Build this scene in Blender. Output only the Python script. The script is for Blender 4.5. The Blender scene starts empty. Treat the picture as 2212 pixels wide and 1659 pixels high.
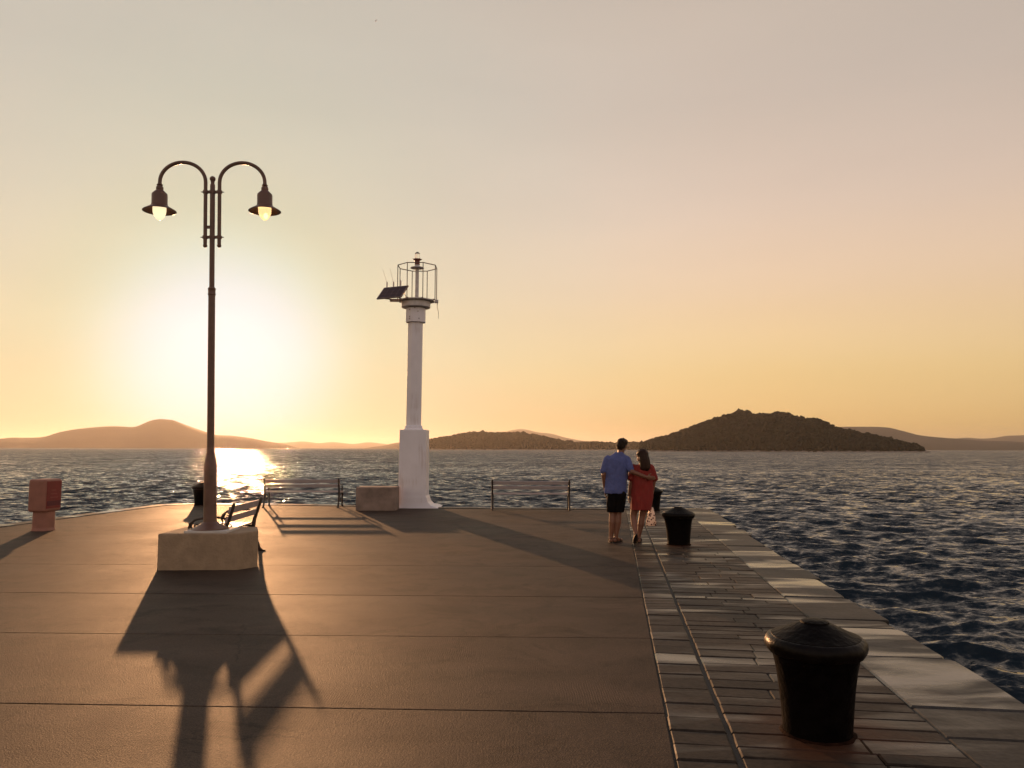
import bpy, bmesh, math, random
import numpy as np
from mathutils import Vector, Matrix, noise as mnoise
random.seed(7); np.random.seed(7)
R = math.radians
scene = bpy.context.scene
COL = scene.collection

# ------------------------------------------------------------ camera
FPX, CX, CY, HY = 1661.0, 1106.0, 829.5, 968.5      # photograph as a 2212 x 1659 picture
CAMH = 1.6
PITCH = math.atan((HY - CY) / FPX); ROLL = 0.0023
Fw = Vector((0, math.cos(PITCH), math.sin(PITCH)))
R0 = Vector((1, 0, 0)); U0 = Vector((0, -math.sin(PITCH), math.cos(PITCH)))
Rt = R0 * math.cos(ROLL) + U0 * math.sin(ROLL); Up = -R0 * math.sin(ROLL) + U0 * math.cos(ROLL)
CAMP = Vector((0, 0, CAMH))
cd = bpy.data.cameras.new('camera'); cam = bpy.data.objects.new('camera', cd); COL.objects.link(cam)
cam.matrix_world = Matrix.Translation(CAMP) @ Matrix((Rt, Up, -Fw)).transposed().to_4x4()
cd.sensor_width = 36; cd.lens = 36 * FPX / 2212; cd.clip_start = 0.05; cd.clip_end = 30000
scene.camera = cam
def ray(x, y): return Fw + Rt * ((x - CX) / FPX) + Up * ((CY - y) / FPX)
def G(x, y, z=0.0):
    d = ray(x, y); t = (z - CAMH) / d.z; return CAMP + d * t
def W(x, y, Y):
    d = ray(x, y); return CAMP + d * (Y / d.y)

# ------------------------------------------------------------ light
scene.view_settings.view_transform = 'Standard'; scene.view_settings.look = 'None'
scene.view_settings.gamma = 1; scene.view_settings.use_curve_mapping = False
scene.view_settings.exposure = 0.0
scene.render.engine = 'CYCLES'
scene.cycles.use_denoising = True
scene.cycles.max_bounces = 6; scene.cycles.volume_bounces = 0
scene.cycles.transparent_max_bounces = 8
scene.cycles.sample_clamp_indirect = 4.0
SUN_EL, SUN_AZ = R(6.1), math.atan((478 - CX) / FPX)      # azimuth from +Y towards +X
sunv = Vector((math.sin(SUN_AZ) * math.cos(SUN_EL), math.cos(SUN_AZ) * math.cos(SUN_EL), math.sin(SUN_EL)))
sl = bpy.data.lights.new('sun', 'SUN'); sl.energy = 4.1; sl.angle = R(0.55); sl.color = (1.0, 0.50, 0.22)
so = bpy.data.objects.new('sun', sl); COL.objects.link(so); so.rotation_euler = sunv.to_track_quat('Z', 'Y').to_euler()
so.location = sunv * 50

def world():
    w = bpy.data.worlds.new('World'); scene.world = w; w.use_nodes = True
    nt = w.node_tree; N = nt.nodes; L = nt.links; N.clear()
    out = N.new('ShaderNodeOutputWorld')
    sky = N.new('ShaderNodeTexSky'); sky.sky_type = 'NISHITA'; sky.sun_disc = False
    sky.sun_elevation = SUN_EL; sky.sun_rotation = SUN_AZ; sky.air_density = 1.0; sky.dust_density = 4.0; sky.ozone_density = 1.5
    b1 = N.new('ShaderNodeBackground'); b1.inputs['Strength'].default_value = 0.05; L.new(sky.outputs[0], b1.inputs[0])
    # dusty evening air: colour by height above the horizon, and the sun's aureole by angle from the sun
    tc = N.new('ShaderNodeTexCoord')
    nv = N.new('ShaderNodeVectorMath'); nv.operation = 'NORMALIZE'; L.new(tc.outputs['Generated'], nv.inputs[0])
    sx = N.new('ShaderNodeSeparateXYZ'); L.new(nv.outputs[0], sx.inputs[0])
    asn = N.new('ShaderNodeMath'); asn.operation = 'ARCSINE'; L.new(sx.outputs['Z'], asn.inputs[0])
    el = N.new('ShaderNodeMath'); el.operation = 'DIVIDE'; L.new(asn.outputs[0], el.inputs[0]); el.inputs[1].default_value = math.pi / 2
    dt = N.new('ShaderNodeVectorMath'); dt.operation = 'DOT_PRODUCT'; L.new(nv.outputs[0], dt.inputs[0]); dt.inputs[1].default_value = sunv
    ac = N.new('ShaderNodeMath'); ac.operation = 'ARCCOSINE'; ac.use_clamp = False
    mn = N.new('ShaderNodeMath'); mn.operation = 'MINIMUM'; L.new(dt.outputs['Value'], mn.inputs[0]); mn.inputs[1].default_value = 0.999999
    L.new(mn.outputs[0], ac.inputs[0])
    an = N.new('ShaderNodeMath'); an.operation = 'DIVIDE'; L.new(ac.outputs[0], an.inputs[0]); an.inputs[1].default_value = math.pi
    def ramp(src, stops, mode='CARDINAL'):
        r = N.new('ShaderNodeValToRGB'); r.color_ramp.interpolation = mode
        e = r.color_ramp.elements
        while len(e) > 1: e.remove(e[-1])
        e[0].position = stops[0][0]; e[0].color = (*stops[0][1], 1)
        for p, c in stops[1:]:
            q = e.new(p); q.color = (*c, 1)
        L.new(src, r.inputs[0]); return r.outputs[0]
    base = ramp(el.outputs[0], SKY_EL)
    aur = ramp(an.outputs[0], SKY_AUR)
    wt = ramp(an.outputs[0], SKY_W)
    fall = ramp(an.outputs[0], SKY_FALL)
    mb = N.new('ShaderNodeMix'); mb.data_type = 'RGBA'; mb.blend_type = 'MULTIPLY'; mb.inputs['Factor'].default_value = 1
    L.new(base, mb.inputs['A']); L.new(fall, mb.inputs['B'])
    mx = N.new('ShaderNodeMix'); mx.data_type = 'RGBA'
    L.new(wt, mx.inputs['Factor']); L.new(mb.outputs['Result'], mx.inputs['A']); L.new(aur, mx.inputs['B'])
    # faint uneven dust streaks
    mp = N.new('ShaderNodeMapping'); mp.inputs['Scale'].default_value = (1.5, 1.5, 7); L.new(nv.outputs[0], mp.inputs[0])
    no = N.new('ShaderNodeTexNoise'); no.inputs['Scale'].default_value = 2.2; no.inputs['Detail'].default_value = 4; L.new(mp.outputs[0], no.inputs[0])
    mr = N.new('ShaderNodeMapRange'); L.new(no.outputs[0], mr.inputs[0]); mr.inputs['To Min'].default_value = 0.96; mr.inputs['To Max'].default_value = 1.04
    b2 = N.new('ShaderNodeBackground'); L.new(mx.outputs['Result'], b2.inputs[0]); L.new(mr.outputs[0], b2.inputs['Strength'])
    ms = N.new('ShaderNodeMixShader'); ms.inputs[0].default_value = .12; L.new(b2.outputs[0], ms.inputs[1]); L.new(b1.outputs[0], ms.inputs[2]); L.new(ms.outputs[0], out.inputs[0])
def s2l(c, k=1.0): return tuple(k * ((v / 255 / 12.92) if v <= 10 else ((v / 255 + .055) / 1.055) ** 2.4) for v in c)
SKY_EL = [(0, (0.807, 0.496, 0.145)), (0.03, (0.931, 0.610, 0.240)), (0.07, (0.982, 0.689, 0.335)), (0.12, (0.968, 0.697, 0.446)), (0.18, (0.863, 0.660, 0.510)), (0.26, (0.708, 0.581, 0.485)), (0.36, (0.619, 0.521, 0.443)), (.6, (0.278, 0.260, 0.284)), (1.0, (0.173, 0.177, 0.222))]
SKY_AUR = [(0, (1.0, .905, 1.0)), (0.02, (.68, .82, .95)), (0.032, (.60, .77, .84)), (0.044, (.53, .70, .64)), (0.058, (.50, .615, .48)), (0.08, (.49, .61, .50)), (0.12, (.42, .61, .54)), (0.2, (.447, .70, .68))]
SKY_W = [(0, (1, 1, 1)), (0.03, (0.9, 0.9, 0.9)), (0.07, (0.62, 0.62, 0.62)), (0.11, (0.33, 0.33, 0.33)), (0.16, (0.12, 0.12, 0.12)), (0.22, (0, 0, 0))]
SKY_FALL = [(0.0, (1, 1, 1)), (.18, (1, 1, 1)), (.3, (.915, .915, .92)), (.38, (.86, .86, .87)), (.55, (.9, .9, .96)), (1.0, (.8, .84, 1))]
world()

# ------------------------------------------------------------ helpers
def mat(name): 
    m = bpy.data.materials.new(name); m.use_nodes = True
    return m, m.node_tree.nodes, m.node_tree.links, m.node_tree.nodes['Principled BSDF']
def simple(name, col, rough=.5, metal=0, var=.15, nscale=6, bump=0, bscale=60, spec=.5, coat=0):
    m, N, L, b = mat(name)
    g = N.new('ShaderNodeNewGeometry')
    n = N.new('ShaderNodeTexNoise'); n.inputs['Scale'].default_value = nscale; n.inputs['Detail'].default_value = 6; L.new(g.outputs['Position'], n.inputs[0])
    mr = N.new('ShaderNodeMapRange'); L.new(n.outputs[0], mr.inputs[0]); mr.inputs['From Min'].default_value = .3; mr.inputs['From Max'].default_value = .7
    mr.inputs['To Min'].default_value = 1 - var; mr.inputs['To Max'].default_value = 1 + var
    v = N.new('ShaderNodeVectorMath'); v.operation = 'SCALE'; v.inputs[0].default_value = col; L.new(mr.outputs[0], v.inputs['Scale'])
    L.new(v.outputs[0], b.inputs['Base Color'])
    mr2 = N.new('ShaderNodeMapRange'); L.new(n.outputs[0], mr2.inputs[0]); mr2.inputs['To Min'].default_value = max(.03, rough * .8); mr2.inputs['To Max'].default_value = min(1, rough * 1.2)
    L.new(mr2.outputs[0], b.inputs['Roughness']); b.inputs['Metallic'].default_value = metal; b.inputs['Specular IOR Level'].default_value = spec
    b.inputs['Coat Weight'].default_value = coat
    if bump:
        n2 = N.new('ShaderNodeTexNoise'); n2.inputs['Scale'].default_value = bscale; n2.inputs['Detail'].default_value = 5; L.new(g.outputs['Position'], n2.inputs[0])
        bp = N.new('ShaderNodeBump'); bp.inputs['Strength'].default_value = bump; bp.inputs['Distance'].default_value = .01
        L.new(n2.outputs[0], bp.inputs['Height']); L.new(bp.outputs[0], b.inputs['Normal'])
    return m
def link(name, me, m=None, parent=None, smooth=False):
    o = bpy.data.objects.new(name, me); COL.objects.link(o)
    if m is not None and not me.materials: me.materials.append(m)
    if parent is not None: o.parent = parent
    if smooth: me.polygons.foreach_set('use_smooth', [True] * len(me.polygons))
    return o
def empty(name, loc, label, cat, rz=0, group=None):
    o = bpy.data.objects.new(name, None); COL.objects.link(o); o.location = loc; o.rotation_euler = (0, 0, rz)
    o.empty_display_size = .2; o['label'] = label; o['category'] = cat
    if group: o['group'] = group
    return o
def tag(o, label, cat, group=None):
    o['label'] = label; o['category'] = cat
    if group: o['group'] = group
    return o
def copy_tree(o, parent=None):
    c = o.copy(); COL.objects.link(c); c.parent = parent
    for ch in [x for x in bpy.data.objects if x.parent == o]: copy_tree(ch, c)
    return c
class MB:
    def __init__(s): s.v = []; s.f = []
    def add(s, vs, fs):
        k = len(s.v); s.v += [tuple(v) for v in vs]; s.f += [tuple(i + k for i in f) for f in fs]; return s
    def box(s, c, d, rot=None):
        hx, hy, hz = d[0] / 2, d[1] / 2, d[2] / 2
        vs = [Vector((x, y, z)) for z in (-hz, hz) for y in (-hy, hy) for x in (-hx, hx)]
        if rot is not None: vs = [rot @ v for v in vs]
        vs = [v + Vector(c) for v in vs]
        return s.add(vs, [(0, 2, 3, 1), (4, 5, 7, 6), (0, 1, 5, 4), (2, 6, 7, 3), (0, 4, 6, 2), (1, 3, 7, 5)])
    def lathe(s, prof, c=(0, 0, 0), n=24, off=0.0, jit=0):
        vs = []; fs = []
        for r, z in prof:
            for k in range(n):
                a = 2 * math.pi * (k + off) / n
                rr = r * (1 + (jit * mnoise.noise(Vector((math.cos(a) * 3, math.sin(a) * 3, z * 8))) if jit else 0))
                vs.append((c[0] + rr * math.cos(a), c[1] + rr * math.sin(a), c[2] + z))
        m = len(prof)
        for i in range(m - 1):
            for k in range(n): fs.append((i * n + k, i * n + (k + 1) % n, (i + 1) * n + (k + 1) % n, (i + 1) * n + k))
        fs.append(tuple(reversed(range(n)))); fs.append(tuple((m - 1) * n + k for k in range(n)))
        return s.add(vs, fs)
    def tube(s, pts, rad, n=10, caps=True):
        pts = [Vector(p) for p in pts]; m = len(pts)
        rad = rad if isinstance(rad, (list, tuple)) else [rad] * m
        vs = []; fs = []; ref = None
        for i, p in enumerate(pts):
            t = (pts[min(i + 1, m - 1)] - pts[max(i - 1, 0)]).normalized()
            if ref is None: ref = t.orthogonal().normalized()
            ref = (ref - t * ref.dot(t)).normalized(); q = t.cross(ref)
            for k in range(n):
                a = 2 * math.pi * k / n; vs.append(p + (ref * math.cos(a) + q * math.sin(a)) * rad[i])
        for i in range(m - 1):
            for k in range(n): fs.append((i * n + k, i * n + (k + 1) % n, (i + 1) * n + (k + 1) % n, (i + 1) * n + k))
        if caps: fs.append(tuple(reversed(range(n)))); fs.append(tuple((m - 1) * n + k for k in range(n)))
        return s.add(vs, fs)
    def cap(s, a, b, ra, rb, n=14, flat=None):
        a = Vector(a); b = Vector(b); t = (b - a); ln = t.length; t = t / max(ln, 1e-6)
        pts = []; rs = []
        for k in range(5): x = -math.cos(k * math.pi / 8); pts.append(a + t * x * ra); rs.append(max(ra * math.sin(k * math.pi / 8), ra * .02))
        for k in range(5): x = math.sin(k * math.pi / 8); pts.append(b + t * x * rb); rs.append(max(rb * math.cos(k * math.pi / 8), rb * .02))
        return s.tube(pts, rs, n)
    def ell(s, c, r, rot=None, n=16, m=10):
        vs = []; fs = []
        for i in range(m + 1):
            p = math.pi * i / m; sp = max(math.sin(p), .01)
            for k in range(n):
                a = 2 * math.pi * k / n; v = Vector((r[0] * sp * math.cos(a), r[1] * sp * math.sin(a), -r[2] * math.cos(p)))
                if rot is not None: v = rot @ v
                vs.append(v + Vector(c))
        for i in range(m):
            for k in range(n): fs.append((i * n + k, i * n + (k + 1) % n, (i + 1) * n + (k + 1) % n, (i + 1) * n + k))
        fs.append(tuple(reversed(range(n)))); fs.append(tuple(m * n + k for k in range(n)))
        return s.add(vs, fs)
    def loft(s, secs, n=28):            # secs: (cx, cy, z, rx, ry, rotation[, squareness])
        vs = []; fs = []; m = len(secs)
        for q in secs:
            cx, cy, z, rx, ry, ro = q[:6]; sq = q[6] if len(q) > 6 else 1.0
            for k in range(n):
                a = 2 * math.pi * k / n; ca, sa = math.cos(a), math.sin(a)
                x = rx * math.copysign(abs(ca) ** sq, ca); y = ry * math.copysign(abs(sa) ** sq, sa)
                vs.append((cx + x * math.cos(ro) - y * math.sin(ro), cy + x * math.sin(ro) + y * math.cos(ro), z))
        for i in range(m - 1):
            for k in range(n): fs.append((i * n + k, i * n + (k + 1) % n, (i + 1) * n + (k + 1) % n, (i + 1) * n + k))
        fs.append(tuple(reversed(range(n)))); fs.append(tuple((m - 1) * n + k for k in range(n)))
        return s.add(vs, fs)
    def mesh(s, name='mesh'):
        me = bpy.data.meshes.new(name); me.from_pydata(s.v, [], s.f)
        bm = bmesh.new(); bm.from_mesh(me); bmesh.ops.recalc_face_normals(bm, faces=bm.faces); bm.to_mesh(me); bm.free(); return me
    def build(s, name, m, parent=None, smooth=False, bevel=0, seg=2):
        me = s.mesh(name)
        if bevel:
            bm = bmesh.new(); bm.from_mesh(me)
            es = [e for e in bm.edges if len(e.link_faces) == 2 and e.calc_face_angle(0) > .5]
            bmesh.ops.bevel(bm, geom=es, offset=bevel, segments=seg, affect='EDGES', profile=.6); bm.to_mesh(me); bm.free()
        if smooth:
            ob = link(name, me, m, parent, True)
            bm = bmesh.new(); bm.from_mesh(me)
            for e in bm.edges:
                if len(e.link_faces) == 2 and e.calc_face_angle(0) > .7: e.smooth = False
            bm.to_mesh(me); bm.free(); return ob
        return link(name, me, m, parent)
    def fused(s, name, m, parent=None, voxel=.008, sm=3, disp=None):   # one continuous skin
        me = s.mesh(name); o = bpy.data.objects.new(name + '_tmp', me); COL.objects.link(o)
        r = o.modifiers.new('r', 'REMESH'); r.mode = 'VOXEL'; r.voxel_size = voxel; r.use_smooth_shade = True
        k = o.modifiers.new('k', 'SMOOTH'); k.iterations = sm; k.factor = .5
        dg = bpy.context.evaluated_depsgraph_get(); m2 = bpy.data.meshes.new_from_object(o.evaluated_get(dg)); bpy.data.objects.remove(o)
        m2.materials.clear()
        if disp:
            for v in m2.vertices: v.co += v.normal * disp(v.co)
        m2.name = name
        return link(name, m2, m, parent, True)

# ------------------------------------------------------------ sea
WATER_Z = -0.95
WAVELETS = ((16.0, .3, .9, 8, 40, 3, .6), (6.0, .9, 1.15, 10, 80, 4, .62), (1.8, 1.55, .45, 6, 45, 4, .62), (.4, 1.15, .0, 30, 160, 6, .68))
def water_mat():
    m, N, L, b = mat('sea_water')
    b.inputs['Base Color'].default_value = (.006, .015, .022, 1); b.inputs['Roughness'].default_value = .045; b.inputs['IOR'].default_value = 1.34
    g = N.new('ShaderNodeNewGeometry')
    ln = N.new('ShaderNodeVectorMath'); ln.operation = 'LENGTH'; L.new(g.outputs['Position'], ln.inputs[0])
    # gusts: rougher and calmer patches
    gn = N.new('ShaderNodeTexNoise'); gn.inputs['Scale'].default_value = .06; gn.inputs['Detail'].default_value = 3; L.new(g.outputs['Position'], gn.inputs[0])
    gm = N.new('ShaderNodeMapRange'); L.new(gn.outputs[0], gm.inputs[0]); gm.inputs['From Min'].default_value = .35; gm.inputs['From Max'].default_value = .65; gm.inputs['To Min'].default_value = .75; gm.inputs['To Max'].default_value = 1.2
    # slopes of wavelets too fine for the mesh: (scale, slope, near slope, fades in from, to, detail)
    prev = g.outputs['Normal']
    for (sc, amp, amp0, f0, f1, det, rr_) in WAVELETS:
        mp = N.new('ShaderNodeMapping'); mp.inputs['Scale'].default_value = (.62, 1, 1); mp.inputs['Rotation'].default_value = (0, 0, R(12)); L.new(g.outputs['Position'], mp.inputs[0])
        n = N.new('ShaderNodeTexNoise'); n.inputs['Scale'].default_value = sc; n.inputs['Detail'].default_value = det; n.inputs['Roughness'].default_value = rr_; n.inputs['Distortion'].default_value = .5
        L.new(mp.outputs[0], n.inputs[0])
        s1 = N.new('ShaderNodeVectorMath'); s1.operation = 'SUBTRACT'; L.new(n.outputs['Color'], s1.inputs[0]); s1.inputs[1].default_value = (.5, .585, .5)      # steep fronts face the quay
        s2 = N.new('ShaderNodeVectorMath'); s2.operation = 'MULTIPLY'; L.new(s1.outputs[0], s2.inputs[0]); s2.inputs[1].default_value = (1.45, 1, 0)
        mr = N.new('ShaderNodeMapRange'); L.new(ln.outputs['Value'], mr.inputs[0]); mr.inputs['From Min'].default_value = f0; mr.inputs['From Max'].default_value = f1
        mr.inputs['To Min'].default_value = amp0; mr.inputs['To Max'].default_value = amp
        m2 = N.new('ShaderNodeMath'); m2.operation = 'MULTIPLY'; L.new(mr.outputs[0], m2.inputs[0]); L.new(gm.outputs[0], m2.inputs[1])
        s3 = N.new('ShaderNodeVectorMath'); s3.operation = 'SCALE'; L.new(s2.outputs[0], s3.inputs[0]); L.new(m2.outputs[0], s3.inputs['Scale'])
        s4 = N.new('ShaderNodeVectorMath'); s4.operation = 'ADD'; L.new(prev, s4.inputs[0]); L.new(s3.outputs[0], s4.inputs[1]); prev = s4.outputs[0]
    nn = N.new('ShaderNodeVectorMath'); nn.operation = 'NORMALIZE'; L.new(prev, nn.inputs[0]); prev = nn.outputs[0]
    L.new(prev, b.inputs['Normal'])
    return m
def build_water():
    rs = [2.0]
    while rs[-1] < 260: rs.append(rs[-1] * 1.0068 + .002)
    while rs[-1] < 13000: rs.append(rs[-1] * 1.03)
    rs = np.array(rs); dr = np.gradient(rs)
    az = np.concatenate([np.linspace(-180, -46, 90, endpoint=False), np.linspace(-46, 46, 800, endpoint=False), np.linspace(46, 180, 90, endpoint=False)])
    daz = np.gradient(np.concatenate([az, [180]]))[:-1]
    az = np.radians(az)
    Rr, A = np.meshgrid(rs, az, indexing='ij')
    X = Rr * np.sin(A); Y = Rr * np.cos(A)
    sp = np.maximum(np.broadcast_to(dr[:, None], X.shape), Rr * np.radians(np.abs(daz))[None, :])
    rng = np.random.RandomState(5)
    Z = np.zeros_like(X); DX = np.zeros_like(X); DY = np.zeros_like(X)
    # slow modulation so wave groups come and go
    def lown(x, y, s, ph): return .5 + .5 * np.sin(x / s + ph) * np.sin(y / s * 1.3 + ph * 2 + .6 * np.sin(x / s * .7))
    for i in range(120):
        lam = .16 * (2.3 / .16) ** (i / 119.0) * rng.uniform(.9, 1.1)
        th = math.radians(-96 + rng.normal() * 38)          # travelling towards the quay
        k = 2 * math.pi / lam; kx, ky = k * math.cos(th), k * math.sin(th)
        a = .0078 * lam ** (.95 if lam < .9 else .35) * (1 if lam < .9 else .9 ** .6)
        att = np.clip((lam / sp - 2.2) / 2.5, 0, 1)
        mod = .45 + 1.0 * lown(X, Y, lam * rng.uniform(2.5, 5), rng.uniform(0, 6))
        ph = kx * X + ky * Y + rng.uniform(0, 6.28) + .5 * np.sin(.21 * kx * Y - .17 * ky * X)
        c = np.cos(ph); s = np.sin(ph); A_ = a * att * mod
        Z += A_ * c; DX -= A_ * (kx / k) * s * 1.15; DY -= A_ * (ky / k) * s * 1.15
    X = X + DX; Y = Y + DY
    n, m = X.shape
    co = np.stack([X, Y, WATER_Z + Z], -1).reshape(-1, 3).astype(np.float32)
    i, j = np.meshgrid(np.arange(n - 1), np.arange(m), indexing='ij'); j2 = (j + 1) % m
    q = np.stack([i * m + j, (i + 1) * m + j, (i + 1) * m + j2, i * m + j2], -1).reshape(-1, 4)
    q = q[:, ::-1]
    me = bpy.data.meshes.new('sea'); me.vertices.add(len(co)); me.vertices.foreach_set('co', co.ravel())
    me.loops.add(q.size); me.loops.foreach_set('vertex_index', q.ravel().astype(np.int32))
    me.polygons.add(len(q)); me.polygons.foreach_set('loop_start', np.arange(0, q.size, 4, dtype=np.int32)); me.polygons.foreach_set('loop_total', np.full(len(q), 4, dtype=np.int32))
    me.update(); me.validate()
    me.polygons.foreach_set('use_smooth', np.ones(len(me.polygons), bool))
    if me.polygons[len(me.polygons) // 2].normal.z < 0: me.flip_normals()
    o = link('sea', me, water_mat()); o['kind'] = 'structure'
build_water()

# ------------------------------------------------------------ quay
P1 = ray(1326, 969); az_q = math.atan2(P1.x, P1.y)
D = Vector((math.sin(az_q), math.cos(az_q))); Lv = Vector((math.cos(az_q), -math.sin(az_q)))
def ts(p): v = Vector((p[0], p[1])); return v.dot(Lv), v.dot(D)
def st(t, s): v = Lv * t + D * s; return (v.x, v.y)
T1 = (ts(G(1366, 1175))[0] + ts(G(1460, 1659))[0]) / 2
T2 = (ts(G(1420, 1200))[0] + ts(G(1605, 1659))[0]) / 2
T3 = (ts(G(1700, 1298))[0] + ts(G(1979, 1531))[0]) / 2
T4 = (ts(G(2052, 1426))[0] + ts(G(2207, 1518))[0] + ts(G(1697, 1207))[0]) / 3
S_END = ts(G(1500, 1098))[1]
far = [G(1240, 1098), G(960, 1096), G(769, 1091.5), G(607, 1089), G(420, 1088), G(343, 1090), G(200, 1108), G(0, 1134)]
far = [(p.x, p.y) for p in far]
dl = Vector(far[-1]) - Vector(far[-2]); ext = Vector(far[-1]) + dl.normalized() * 9
outline = [st(T4, -9), st(T4, S_END - .3), st(T4 - .25, S_END)] + far + [(ext.x, ext.y), (ext.x - 1, -9)]
def inset(poly, d):
    n = len(poly); ar = sum(poly[i][0] * poly[(i + 1) % n][1] - poly[(i + 1) % n][0] * poly[i][1] for i in range(n))
    sg = 1 if ar > 0 else -1; out = []
    for i in range(n):
        p0, p1, p2 = Vector(poly[i - 1]), Vector(poly[i]), Vector(poly[(i + 1) % n])
        e1 = (p1 - p0); e2 = (p2 - p1)
        if e1.length < 1e-6 or e2.length < 1e-6: out.append(tuple(p1)); continue
        e1.normalize(); e2.normalize()
        n1 = Vector((-e1.y, e1.x)) * sg; n2 = Vector((-e2.y, e2.x)) * sg
        b = n1 + n2; b = b / max(b.length_squared / 2, .25); out.append(tuple(p1 + b * d))
    return out
def clip(poly, p, nrm):      # keep side where (x-p).nrm >= 0
    out = []; n = len(poly)
    for i in range(n):
        a = Vector(poly[i]); b = Vector(poly[(i + 1) % n]); da = (a - p).dot(nrm); db = (b - p).dot(nrm)
        if da >= 0: out.append(tuple(a))
        if (da >= 0) != (db >= 0): out.append(tuple(a + (b - a) * (da / (da - db))))
    return out
def slab_mb(poly, z0, z1, ch, tilt=(0, 0), mb=None):
    mb = mb or MB(); n = len(poly); c = sum((Vector(p) for p in poly), Vector((0, 0))) / n
    zt = lambda p, z: z + (p[0] - c.x) * tilt[0] + (p[1] - c.y) * tilt[1]
    inn = inset(poly, ch)
    vs = [(p[0], p[1], z0) for p in poly] + [(p[0], p[1], zt(p, z1 - ch * .8)) for p in poly] + [(p[0], p[1], zt(p, z1)) for p in inn]
    fs = []
    for k in (0, 1):
        for i in range(n): fs.append((k * n + i, k * n + (i + 1) % n, (k + 1) * n + (i + 1) % n, (k + 1) * n + i))
    fs.append(tuple(2 * n + i for i in range(n))); fs.append(tuple(reversed(range(n))))
    return mb.add(vs, fs)

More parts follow.
